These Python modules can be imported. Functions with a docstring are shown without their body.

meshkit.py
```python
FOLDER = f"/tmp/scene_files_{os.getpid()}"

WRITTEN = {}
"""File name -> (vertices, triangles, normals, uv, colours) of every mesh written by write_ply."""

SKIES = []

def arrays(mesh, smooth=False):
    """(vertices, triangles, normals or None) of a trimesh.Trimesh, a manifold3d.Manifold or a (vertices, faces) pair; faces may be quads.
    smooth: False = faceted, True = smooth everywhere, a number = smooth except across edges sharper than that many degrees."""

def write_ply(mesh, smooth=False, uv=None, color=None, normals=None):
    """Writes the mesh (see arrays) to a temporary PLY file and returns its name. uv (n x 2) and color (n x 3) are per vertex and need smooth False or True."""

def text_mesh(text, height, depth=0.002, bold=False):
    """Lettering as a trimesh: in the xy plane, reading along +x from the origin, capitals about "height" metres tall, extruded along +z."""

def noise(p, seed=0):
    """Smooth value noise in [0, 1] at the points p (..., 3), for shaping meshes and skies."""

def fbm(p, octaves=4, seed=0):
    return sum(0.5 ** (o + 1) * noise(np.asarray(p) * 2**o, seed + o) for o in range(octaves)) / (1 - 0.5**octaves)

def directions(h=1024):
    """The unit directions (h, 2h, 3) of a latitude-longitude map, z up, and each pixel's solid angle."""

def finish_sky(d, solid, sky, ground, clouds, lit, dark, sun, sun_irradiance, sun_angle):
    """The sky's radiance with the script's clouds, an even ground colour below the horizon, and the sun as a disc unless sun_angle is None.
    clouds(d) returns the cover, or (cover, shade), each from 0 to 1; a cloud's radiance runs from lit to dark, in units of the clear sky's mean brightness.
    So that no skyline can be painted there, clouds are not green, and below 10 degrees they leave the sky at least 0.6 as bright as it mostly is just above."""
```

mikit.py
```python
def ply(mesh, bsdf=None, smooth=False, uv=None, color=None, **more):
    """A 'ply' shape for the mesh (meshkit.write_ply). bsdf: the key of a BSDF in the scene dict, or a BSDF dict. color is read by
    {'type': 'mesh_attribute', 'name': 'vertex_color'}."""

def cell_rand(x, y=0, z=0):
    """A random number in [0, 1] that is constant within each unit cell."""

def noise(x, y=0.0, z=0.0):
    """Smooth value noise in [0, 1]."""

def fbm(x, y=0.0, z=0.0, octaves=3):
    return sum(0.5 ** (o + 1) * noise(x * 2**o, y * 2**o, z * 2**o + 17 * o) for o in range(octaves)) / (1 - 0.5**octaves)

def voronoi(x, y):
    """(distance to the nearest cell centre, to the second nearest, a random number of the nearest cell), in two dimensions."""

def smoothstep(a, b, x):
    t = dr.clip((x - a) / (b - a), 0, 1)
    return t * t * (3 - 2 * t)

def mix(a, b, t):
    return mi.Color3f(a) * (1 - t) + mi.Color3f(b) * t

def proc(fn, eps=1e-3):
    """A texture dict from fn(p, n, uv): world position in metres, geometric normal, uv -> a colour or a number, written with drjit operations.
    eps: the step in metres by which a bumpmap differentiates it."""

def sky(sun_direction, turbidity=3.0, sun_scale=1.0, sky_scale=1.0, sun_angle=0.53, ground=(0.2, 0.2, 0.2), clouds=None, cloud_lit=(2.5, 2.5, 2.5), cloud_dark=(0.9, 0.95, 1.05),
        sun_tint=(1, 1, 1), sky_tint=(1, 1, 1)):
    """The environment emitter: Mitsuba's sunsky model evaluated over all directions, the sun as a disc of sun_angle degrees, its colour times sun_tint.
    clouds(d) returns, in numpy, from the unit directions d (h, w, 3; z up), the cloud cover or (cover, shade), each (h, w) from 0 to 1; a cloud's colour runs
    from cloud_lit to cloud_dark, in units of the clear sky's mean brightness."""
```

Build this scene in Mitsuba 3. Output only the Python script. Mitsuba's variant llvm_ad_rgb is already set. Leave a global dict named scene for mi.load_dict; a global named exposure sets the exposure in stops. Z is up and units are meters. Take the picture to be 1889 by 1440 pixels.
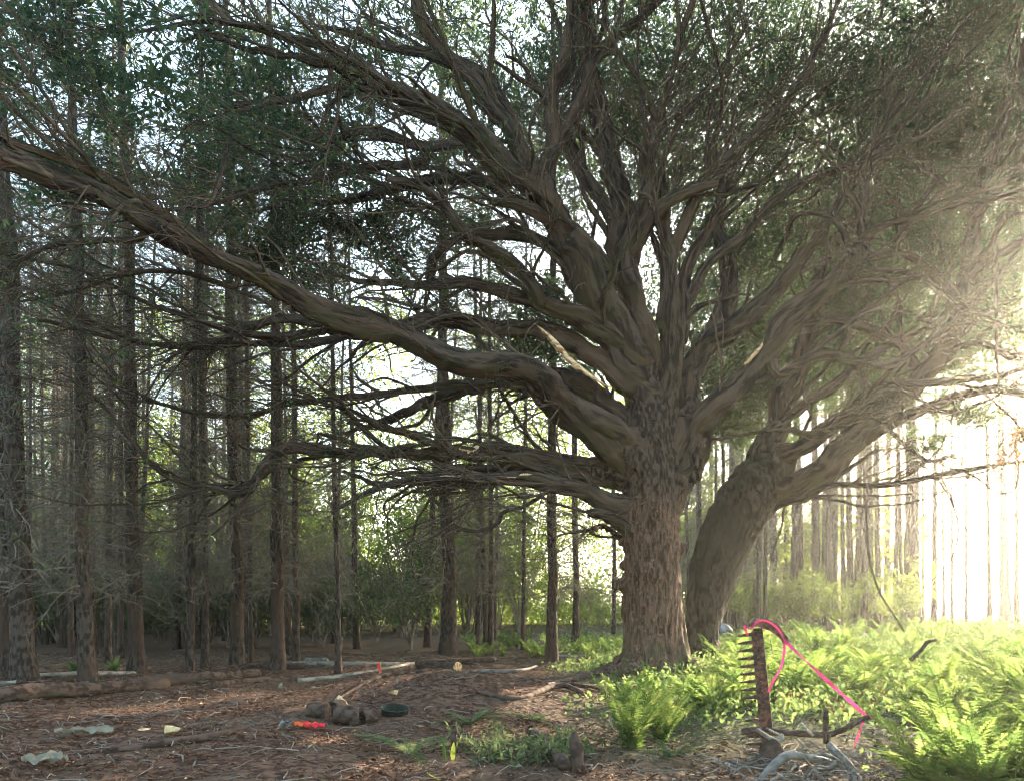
import math, numpy as np, trimesh, drjit as dr, mitsuba as mi, mikit, meshkit
from mikit import proc, noise, fbm, smoothstep, mix

# ---------------------------------------------------------------- camera, sky, exposure
F, CX, HY, EYE = 1454.0, 944.5, 1105.0, 1.6          # focal length and horizon in photograph pixels (1889 x 1440)
T = mi.ScalarTransform4f
scene, labels = {}, {}
scene['camera'] = {'type': 'perspective', 'fov': math.degrees(2 * math.atan(944.5 / F)), 'fov_axis': 'x', 'near_clip': 0.1, 'far_clip': 2000.0,
                   'principal_point_offset_y': (720.0 - HY) / 1440.0,
                   'to_world': T().look_at([0, 0, EYE], [0, 10, EYE], [0, 0, 1])}
SUN_AZ, SUN_EL = math.radians(44), math.radians(20.5)
SUN = np.array([math.sin(SUN_AZ) * math.cos(SUN_EL), math.cos(SUN_AZ) * math.cos(SUN_EL), math.sin(SUN_EL)])
scene['sky'] = mikit.sky(SUN.tolist(), turbidity=4, sun_tint=(.86, .97, 1.18), sky_tint=(1.1, 1.0, 0.86))
exposure = 5.35
HAZE = 0.0009

# ---------------------------------------------------------------- helpers
def at(px, py, d):
    return np.array([(px - CX) / F * d, d, EYE + (HY - py) / F * d])

def hump(x, y, cx, cy, rx, ry, h):
    return h * np.exp(-((x - cx) / rx) ** 2 - ((y - cy) / ry) ** 2)

def ground_z(x, y):
    x, y = np.asarray(x, float), np.asarray(y, float)
    z = 0.05 * np.sin(0.7 * x + 1.3) * np.sin(0.55 * y) + 0.03 * np.sin(1.9 * x + 0.8 * y)
    z = z + hump(x, y, -1.5, 12.6, 2.0, 1.6, 0.36) + hump(x, y, 0.4, 12.4, 1.6, 1.3, 0.12)
    z = z + hump(x, y, 2.9, 15.6, 1.6, 1.6, 0.14) + hump(x, y, 5.6, 12.5, 3.0, 3.0, 0.12)
    return z

def ground_at(px, py):
    d = EYE * F / max(py - HY, 8)
    for _ in range(12):
        x = (px - CX) / F * d
        d = (EYE - float(ground_z(x, d))) * F / max(py - HY, 8)
    return np.array([(px - CX) / F * d, d, float(ground_z((px - CX) / F * d, d))])

def unit(v):
    return v / np.maximum(np.linalg.norm(v, axis=-1, keepdims=True), 1e-9)

def frames(P):
    t = np.empty_like(P)
    t[:, 1:-1] = P[:, 2:] - P[:, :-2]; t[:, 0] = P[:, 1] - P[:, 0]; t[:, -1] = P[:, -1] - P[:, -2]
    t = unit(t)
    ref = np.where(np.abs(t.mean(1)[:, 2:3]) < 0.85, [[0, 0, 1.0]], [[1.0, 0.13, 0]])[:, None, :]
    a = unit(np.cross(t, np.broadcast_to(ref, t.shape)))
    return t, a, np.cross(t, a)

def tubes(P, R, sides=5, cap=False):
    """P (n,k,3), R (n,k): n tubes as one (vertices, faces)."""
    P, R = np.asarray(P, float), np.asarray(R, float)
    n, k = R.shape
    _, a, b = frames(P)
    th = np.arange(sides) * 2 * np.pi / sides
    V = P[:, :, None] + R[:, :, None, None] * (np.cos(th)[None, None, :, None] * a[:, :, None] + np.sin(th)[None, None, :, None] * b[:, :, None])
    i, j = np.meshgrid(np.arange(k - 1), np.arange(sides), indexing='ij')
    i, j = i.ravel(), j.ravel()
    j2 = (j + 1) % sides
    f = np.vstack([np.stack([i * sides + j, (i + 1) * sides + j2, i * sides + j2], 1), np.stack([i * sides + j, (i + 1) * sides + j, (i + 1) * sides + j2], 1)])
    V = V.reshape(n, k * sides, 3)
    if cap:
        m = k * sides
        V = np.concatenate([V, P[:, :1], P[:, -1:]], 1)
        jj = np.arange(sides); jn = (jj + 1) % sides
        f = np.vstack([f, np.stack([jj * 0 + m, jj, jn], 1), np.stack([jj * 0 + m + 1, (k - 1) * sides + jn, (k - 1) * sides + jj], 1)])
    fs = (f[None] + (np.arange(n) * V.shape[1])[:, None, None]).reshape(-1, 3)
    return V.reshape(-1, 3), fs

def join(*ms):
    ms = [m for m in ms if m is not None and len(m[0])]
    o = np.cumsum([0] + [len(m[0]) for m in ms])
    return np.vstack([m[0] for m in ms]), np.vstack([m[1] + a for m, a in zip(ms, o)])

def spline(pts, n):
    """Catmull-Rom through rows of pts (any number of columns), n samples evenly along the length."""
    p = np.asarray(pts, float)
    if len(p) == 2:
        p = np.vstack([p[0], p.mean(0), p[1]])
    q = np.vstack([2 * p[0] - p[1], p, 2 * p[-1] - p[-2]])
    out = []
    for i in range(1, len(q) - 2):
        t = np.linspace(0, 1, 12, endpoint=False)[:, None]
        a, b, c, d = q[i - 1], q[i], q[i + 1], q[i + 2]
        out.append(0.5 * (2 * b + (c - a) * t + (2 * a - 5 * b + 4 * c - d) * t ** 2 + (3 * b - a - 3 * c + d) * t ** 3))
    out = np.vstack(out + [p[-1:]])
    s = np.concatenate([[0], np.cumsum(np.linalg.norm(np.diff(out[:, :3], axis=0), axis=1))])
    g = np.linspace(0, s[-1], n)
    return np.stack([np.interp(g, s, out[:, c]) for c in range(out.shape[1])], 1)

def grow(rng, P, R, n, L, ang, jit=0.35, bias=(0, 0, 0.0), k=6, rf=0.55, t0=0.15, out_from=None, out=0.0, rmin=0.004, t_pow=1.0, tipr=0.3):
    """n children on the parents P (m,k,3): (n,k,3), (n,k)."""
    m, kk = R.shape
    seg = np.linalg.norm(np.diff(P, axis=1), axis=2).sum(1)
    idx = rng.choice(m, n, p=seg / seg.sum())
    t = (t0 + (1 - t0) * rng.random(n) ** t_pow) * (kk - 1) * 0.999
    i = t.astype(int); f = (t - i)[:, None]
    base = P[idx, i] * (1 - f) + P[idx, i + 1] * f
    tan = unit(P[idx, i + 1] - P[idx, i])
    r0 = (R[idx, i] * (1 - f[:, 0]) + R[idx, i + 1] * f[:, 0]) * rf
    rnd = rng.normal(size=(n, 3))
    perp = unit(rnd - (rnd * tan).sum(1, keepdims=True) * tan)
    a = rng.uniform(*ang, n)[:, None]
    d = np.cos(a) * tan + np.sin(a) * perp + np.asarray(bias) * rng.random((n, 1))
    if out_from is not None:
        o = base - out_from; o[:, 2] *= 0.4
        d = d + out * unit(o)
    d = unit(d)
    L = rng.uniform(*L, n)
    dirs = d[:, None] + np.cumsum(rng.normal(size=(n, k - 1, 3)) * jit, axis=1) * np.linspace(0.3, 1, k - 1)[None, :, None]
    dirs = unit(dirs)
    C = np.concatenate([base[:, None], base[:, None] + np.cumsum(dirs * (L / (k - 1))[:, None, None], axis=1)], 1)
    r = np.maximum(r0, rmin)[:, None] * np.linspace(1, tipr, k)[None]
    return C, np.maximum(r, rmin * 0.6)

def leaves(base, d, nrm, L, W, bend=0.0):
    """Rhombic leaves, two triangles each."""
    s = unit(np.cross(d, nrm))
    L, W = np.asarray(L)[:, None], np.asarray(W)[:, None]
    mid = base + d * L * 0.45 + nrm * bend * L
    V = np.stack([base, mid + s * W * 0.5, base + d * L, mid - s * W * 0.5], 1)
    n = len(base)
    f = np.array([[0, 1, 2], [0, 2, 3]])
    return V.reshape(-1, 3), (f[None] + (np.arange(n) * 4)[:, None, None]).reshape(-1, 3)

def sprays(rng, C, D, per, spread, L, W):
    """per leaves about each clump centre C (n,3) leaning towards D (n,3)."""
    n = len(C)
    base = np.repeat(C, per, 0) + rng.normal(size=(n * per, 3)) * spread
    d = unit(np.repeat(D, per, 0) + rng.normal(size=(n * per, 3)) * 0.8)
    nr = unit(rng.normal(size=(n * per, 3)) + [0, 0, 0.8])
    return leaves(base, d, nr, rng.uniform(*L, n * per), rng.uniform(*W, n * per), 0.06)

def fans(rng, C, D, per, half, L, W):
    """Flat sprays: leaves set alternately on both sides of a short twig through each centre."""
    n = len(C)
    D = unit(D + rng.normal(size=(n, 3)) * .7)
    nr = unit(rng.normal(size=(n, 3)) * .55 + [0, 0, 1])
    sd = unit(np.cross(D, nr))
    t = np.tile(np.linspace(-1, 1, per), n)
    sg = np.tile(np.where(np.arange(per) % 2, 1, -1), n)[:, None]
    R = lambda x: np.repeat(x, per, 0)
    sz = R(rng.uniform(.65, 1.35, n))
    base = R(C) + R(D) * (t * half * sz)[:, None] + rng.normal(size=(n * per, 3)) * .018
    d = unit(R(sd) * sg + R(D) * .75 + rng.normal(size=(n * per, 3)) * .3)
    nn = unit(R(nr) + rng.normal(size=(n * per, 3)) * .45)
    return leaves(base, d, nn, rng.uniform(*L, n * per) * sz, rng.uniform(*W, n * per) * sz, .06)

def put(key, mesh, bsdf, smooth=True, label=None, cat=None, group=None, kind=None, **more):
    while key in scene:
        head, _, num = key.rpartition('_')
        key = f'{head}_{int(num) + 1:03d}' if num.isdigit() and len(num) == 3 else key + '_001'
    scene[key] = mikit.ply(mesh, bsdf, smooth=smooth, **more)
    tag(key, label, cat, group, kind)
    return key

def tag(key, label=None, cat=None, group=None, kind=None):
    e = {k: v for k, v in (('label', label), ('category', cat), ('group', group), ('kind', kind)) if v}
    if e:
        labels[key] = e
    return key

COUNT = {}
def name(kind):
    c = COUNT.get(kind, -1) + 1
    COUNT[kind] = c
    return kind if c == 0 else f'{kind}_{c:03d}'

def gnarl(rng, V, amp, freq):
    """Displaces points with a few random sine waves."""
    out = V.copy()
    for o in range(3):
        k = rng.normal(size=(3, 3)) * freq * 1.8 ** o
        ph = rng.random((3, 3)) * 6.28
        out = out + amp / 1.8 ** o * np.sin(V @ k.T + ph[0])
    return out

# ---------------------------------------------------------------- materials
def bark_fn(c0, c1, c2, moss, sx=9.0, sz=2.2):
    def fn(p, n, uv):
        a = fbm(p.x * sx, p.y * sx, p.z * sz, 3)
        b = noise(p.x * 1.7, p.y * 1.7, p.z * 0.9 + 4)
        c = mix(c0, c1, smoothstep(0.35, 0.65, a))
        c = mix(c, c2, smoothstep(0.5, 0.75, b) * 0.7)
        return mix(c, moss, smoothstep(0.0, 0.9, n.z) * smoothstep(0.35, 0.6, noise(p.x * 3, p.y * 3, p.z * 3)) * 0.8)
    return fn

def bump(fn, scale, inner):
    return {'type': 'bumpmap', 'arbitrary': proc(fn, 0.01), 'scale': scale, 'bsdf': inner}

def rough(fn_or_rgb, r=0.9):
    c = {'type': 'rgb', 'value': list(fn_or_rgb)} if isinstance(fn_or_rgb, (tuple, list)) else proc(fn_or_rgb)
    return {'type': 'principled', 'base_color': c, 'roughness': r, 'specular': 0.2}

def uv_bark(p, n, uv):
    a = fbm(dr.cos(uv.x) * 3.2 + 9, dr.sin(uv.x) * 3.2 + 9, uv.y * 2.2, 3)
    b = noise(dr.cos(uv.x) * 1.2 + 5, dr.sin(uv.x) * 1.2 + 5, uv.y * 1.1)
    c = mix((.013, .010, .008), (.066, .047, .036), smoothstep(.36, .64, .7 * a + .3 * fbm(dr.cos(uv.x) * 12 + 9, dr.sin(uv.x) * 12 + 9, uv.y * 9, 2)))
    c = mix(c, (.085, .052, .034), smoothstep(.5, .75, b) * .5)
    return mix(c, (.055, .058, .024), smoothstep(.1, .9, n.z) * smoothstep(.4, .6, noise(p.x * 3, p.y * 3, p.z * 3)) * .75)
scene['bark'] = {'type': 'twosided', 'bsdf': bump(lambda p, n, uv: fbm(dr.cos(uv.x) * 4 + 9, dr.sin(uv.x) * 4 + 9, uv.y * 3.0, 3) + .5 * fbm(dr.cos(uv.x) * 11 + 19, dr.sin(uv.x) * 11 + 19, uv.y * 13, 2), 0.05, rough(uv_bark))}
scene['lean_bark'] = {'type': 'twosided', 'bsdf': bump(lambda p, n, uv: fbm(p.x * 16, p.y * 16, p.z * 4, 3), 0.05, rough(bark_fn((.013, .010, .008), (.055, .040, .031), (.038, .034, .022), (.042, .048, .022), 18, 6)))}
scene['twig_bark'] = {'type': 'twosided', 'bsdf': rough(bark_fn((.04, .03, .022), (.105, .076, .058), (.085, .057, .04), (.07, .07, .04), 5, 5))}
scene['pine_bark'] = {'type': 'twosided', 'bsdf': bump(lambda p, n, uv: fbm(p.x * 16, p.y * 16, p.z * 5, 3), 0.05, rough(bark_fn((.028, .021, .018), (.082, .06, .05), (.07, .044, .035), (.06, .055, .038), 26, 9)))}
scene['dead_twig'] = {'type': 'twosided', 'bsdf': rough(bark_fn((.12, .10, .083), (.24, .205, .175), (.17, .145, .12), (.13, .135, .085), 3, 3))}
scene['log_bark'] = {'type': 'twosided', 'bsdf': bump(lambda p, n, uv: fbm(p.x * 12, p.y * 12, p.z * 12, 3), 0.03, rough(bark_fn((.035, .022, .017), (.10, .066, .052), (.07, .047, .038), (.09, .085, .058), 14, 14)))}
scene['pale_log'] = {'type': 'twosided', 'bsdf': rough(bark_fn((.13, .115, .095), (.30, .27, .23), (.23, .2, .17), (.24, .24, .18), 12, 14))}
scene['grey_stick'] = {'type': 'twosided', 'bsdf': rough(bark_fn((.09, .083, .078), (.24, .225, .21), (.17, .16, .145), (.19, .19, .155), 20, 20))}
scene['cut_wood'] = {'type': 'twosided', 'bsdf': rough(lambda p, n, uv: mix((.30, .19, .09), (.62, .45, .25), smoothstep(.3, .6, fbm(p.x * 40, p.y * 40, p.z * 14, 3))))}
scene['torn_wood'] = {'type': 'twosided', 'bsdf': rough(lambda p, n, uv: mix((.22, .12, .06), (.66, .48, .29), smoothstep(.3, .58, fbm(p.x * 7, p.y * 20, p.z * 20, 3))))}
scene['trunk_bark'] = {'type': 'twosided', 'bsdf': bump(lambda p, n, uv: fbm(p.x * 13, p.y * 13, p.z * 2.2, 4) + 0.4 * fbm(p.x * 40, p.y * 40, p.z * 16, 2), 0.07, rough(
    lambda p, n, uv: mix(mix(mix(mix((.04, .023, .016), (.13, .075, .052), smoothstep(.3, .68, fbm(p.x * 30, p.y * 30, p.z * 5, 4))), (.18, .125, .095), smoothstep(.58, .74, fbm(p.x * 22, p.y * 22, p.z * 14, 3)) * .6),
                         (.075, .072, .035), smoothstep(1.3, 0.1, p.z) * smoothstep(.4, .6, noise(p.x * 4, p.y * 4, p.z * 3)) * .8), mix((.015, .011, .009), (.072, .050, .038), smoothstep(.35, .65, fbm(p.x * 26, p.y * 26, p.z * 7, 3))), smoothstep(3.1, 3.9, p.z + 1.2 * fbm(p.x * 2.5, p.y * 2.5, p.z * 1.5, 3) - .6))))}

def leaf(c0, c1, c2, trans=1.0, f=1.3):
    return {'type': 'principledthin', 'base_color': proc(lambda p, n, uv: mix(mix(c0, c1, smoothstep(.3, .7, noise(p.x * f, p.y * f, p.z * f))), c2, smoothstep(.55, .8, noise(p.x * 9, p.y * 9, p.z * 9)))),
            'roughness': 0.55, 'diff_trans': trans, 'spec_trans': 0.0, 'eta': 1.35}
scene['crown_leaf'] = leaf((.042, .074, .04), (.08, .12, .06), (.12, .16, .055), 1.2)
scene['needle'] = leaf((.06, .09, .05), (.10, .13, .065), (.13, .13, .06), 0.8)
scene['bush_leaf'] = leaf((.15, .22, .045), (.29, .37, .075), (.36, .40, .10), 1.5)
scene['fern_leaf'] = leaf((.075, .13, .035), (.15, .215, .055), (.24, .29, .09), 1.35, 3.0)
scene['fern_leaf']['roughness'] = .38
scene['fern_leaf']['eta'] = 1.5
scene['dull_leaf'] = leaf((.085, .115, .055), (.13, .165, .08), (.18, .20, .10), 0.8, 3.0)
scene['lime_leaf'] = leaf((.26, .32, .05), (.34, .39, .07), (.4, .4, .14), .9, 6.0)
scene['dead_leaf'] = leaf((.20, .09, .05), (.30, .14, .08), (.26, .16, .09), 0.9)
scene['cover_leaf'] = leaf((.10, .16, .06), (.17, .23, .08), (.22, .26, .10), 1.0, 2.0)
scene['chip'] = {'type': 'twosided', 'bsdf': {'type': 'diffuse', 'reflectance': {'type': 'mesh_attribute', 'name': 'vertex_color'}}}

def soil(p, n, uv):
    a = fbm(p.x * 1.1, p.y * 1.1, 0, 3)
    b = fbm(p.x * 16, p.y * 16, 3, 3)
    c = mix((.042, .022, .016), (.13, .072, .049), smoothstep(.3, .7, b))
    c = mix(c, (.10, .066, .045), smoothstep(.45, .65, a) * .6)
    g = smoothstep(.0, 2.0, p.x - 1.2 + 1.6 * noise(p.x * .8, p.y * .8, 7)) * smoothstep(6.5, 10, p.y)
    c = mix(c, (.10, .12, .055), g * .6)
    c = mix(c, (.075, .055, .038), smoothstep(17, 22, p.y) * smoothstep(.25, .1, p.x / dr.maximum(p.y, 1)) * .85)  # litter darkened in colour far left, standing in for shade between the trunks
    return mix(c, (.45, .44, .33), smoothstep(40, 60, p.y) * smoothstep(.3, .55, p.x / dr.maximum(p.y, 1)))  # far right field paled like dry grass to paint in white glare
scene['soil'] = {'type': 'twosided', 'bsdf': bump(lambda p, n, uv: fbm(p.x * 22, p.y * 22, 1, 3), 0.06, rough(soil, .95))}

# ---------------------------------------------------------------- ground
def grid(xs, ys, fine):
    X, Y = np.meshgrid(xs, ys, indexing='ij')
    Z = ground_z(X, Y)
    if fine:
        r = np.random.default_rng(5)
        for o in range(7):
            f = 2.2 * 1.7 ** o
            a, p = r.random(2) * 6.28
            Z = Z + 0.02 / 1.45 ** o * np.sin(f * (X * math.cos(a) + Y * math.sin(a)) + p + 1.5 * np.sin(f * .37 * (Y * math.cos(a) - X * math.sin(a))))
    n, m = X.shape
    i, j = np.meshgrid(np.arange(n - 1), np.arange(m - 1), indexing='ij')
    q = np.stack([i * m + j, (i + 1) * m + j, (i + 1) * m + j + 1, i * m + j + 1], -1).reshape(-1, 4)
    return np.stack([X, Y, Z], -1).reshape(-1, 3), np.vstack([q[:, [0, 1, 2]], q[:, [0, 2, 3]]])
xs = np.concatenate([-np.geomspace(500, 12, 26), np.arange(-11.5, 12.01, .09), np.geomspace(12.5, 500, 26)])
ys = np.concatenate([-np.geomspace(400, 6, 14), np.arange(-4, 6, .5), np.arange(6, 21, .09), np.geomspace(21.2, 700, 40)])
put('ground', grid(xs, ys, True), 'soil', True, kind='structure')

# ---------------------------------------------------------------- the old spreading tree
rng = np.random.default_rng(11)
TREE = name('spreading_tree')
tag(TREE, 'huge old tree with thick brown trunk and many crooked bare limbs spreading across the view', 'tree')
D0 = 15.6

def surface_nets(S, org, h):
    """Quads of the zero level of the grid S (negative inside)."""
    ins = S < 0
    n = np.array(S.shape) - 1
    cs = [ins[a:n[0] + a, b:n[1] + b, c:n[2] + c] for a in (0, 1) for b in (0, 1) for c in (0, 1)]
    tot = sum(x.astype(np.int8) for x in cs)
    I = np.argwhere((tot > 0) & (tot < 8))
    idx = -np.ones(tuple(n), int); idx[tuple(I.T)] = np.arange(len(I))
    acc, cnt = np.zeros((len(I), 3)), np.zeros(len(I))
    for ax in range(3):
        for b in (0, 1):
            for c in (0, 1):
                o = np.zeros(3, int); o[(ax + 1) % 3], o[(ax + 2) % 3] = b, c
                e = np.eye(3, dtype=int)[ax]
                s0, s1 = S[tuple((I + o).T)], S[tuple((I + o + e).T)]
                k = (s0 < 0) != (s1 < 0)
                t = np.where(k, s0 / np.where(k, s0 - s1, 1), 0)
                acc[k] += (o + t[:, None] * e)[k]; cnt[k] += 1
    V = org + h * (I + acc / cnt[:, None])
    F_ = []
    for ax in range(3):
        u, v = (ax + 1) % 3, (ax + 2) % 3
        e = np.eye(3, dtype=int)
        sl0 = [slice(1, -1)] * 3; sl0[ax] = slice(0, -1)
        sl1 = [slice(1, -1)] * 3; sl1[ax] = slice(1, None)
        a, b = ins[tuple(sl0)], ins[tuple(sl1)]
        Q = np.argwhere(a != b) + 1; Q[:, ax] -= 1
        sgn = ins[tuple(Q.T)]
        q = np.stack([idx[tuple((Q - e[u] - e[v]).T)], idx[tuple((Q - e[v]).T)], idx[tuple(Q.T)], idx[tuple((Q - e[u]).T)]], 1)
        q[~sgn] = q[~sgn][:, ::-1]
        F_.append(q)
    F_ = np.vstack(F_)
    return V, F_[(F_ >= 0).all(1)]

def fused(chains, lo, hi, h, k=.14):
    """Smoothly joined round chains (rows x, y, z, radius) as one mesh."""
    lo, hi = np.array(lo, float), np.array(hi, float)
    n = np.ceil((hi - lo) / h).astype(int) + 1
    S = np.full(tuple(n), 5.0, np.float32)
    g = [lo[i] + h * np.arange(n[i]) for i in range(3)]
    for ch in chains:
        D = np.full(tuple(n), 5.0, np.float32)
        for p, q in zip(ch[:-1], ch[1:]):
            m = max(p[3], q[3]) + .35
            sl = tuple(slice(max(0, int((min(p[i], q[i]) - m - lo[i]) / h)), max(0, int((max(p[i], q[i]) + m - lo[i]) / h) + 2)) for i in range(3))
            X, Y, Z = np.meshgrid(*[g[i][sl[i]].astype(np.float32) for i in range(3)], indexing='ij')
            if X.size == 0: continue
            d = q[:3] - p[:3]
            t = np.clip(((X - p[0]) * d[0] + (Y - p[1]) * d[1] + (Z - p[2]) * d[2]) / max(d @ d, 1e-9), 0, 1)
            dist = np.sqrt((X - p[0] - t * d[0]) ** 2 + (Y - p[1] - t * d[1]) ** 2 + (Z - p[2] - t * d[2]) ** 2) - (p[3] + (q[3] - p[3]) * t)
            D[sl] = np.minimum(D[sl], dist)
        w = np.clip(.5 + .5 * (S - D) / k, 0, 1)
        S = np.where(D < 4, S * (1 - w) + D * w - k * w * (1 - w), S)
    return surface_nets(S, lo, h)

def bark_relief(V, f, amp, stretch=2.2):
    m = trimesh.Trimesh(V, np.vstack([f[:, [0, 1, 2]], f[:, [0, 2, 3]]]), process=False)
    trimesh.smoothing.filter_taubin(m, iterations=4)
    V, N = np.array(m.vertices), np.array(m.vertex_normals)
    rid = 1 - np.abs(2 * meshkit.noise(V * [9, 9, stretch]) - 1) if False else np.abs(np.sin(4.5 * (V[:, 0] + .35 * np.sin(V[:, 2] * 1.3)) * 4 + 2.2 * np.sin(V[:, 2] * 2.3 + 3 * V[:, 1])) * np.cos(4.2 * V[:, 1] * 4 + 1.8 * np.sin(V[:, 2] * 1.9 + 4 * V[:, 0])))
    V = V + N * (amp * (rid - .5))[:, None]
    return gnarl(np.random.default_rng(3), V, amp * .6, 6.0), m.faces

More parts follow.
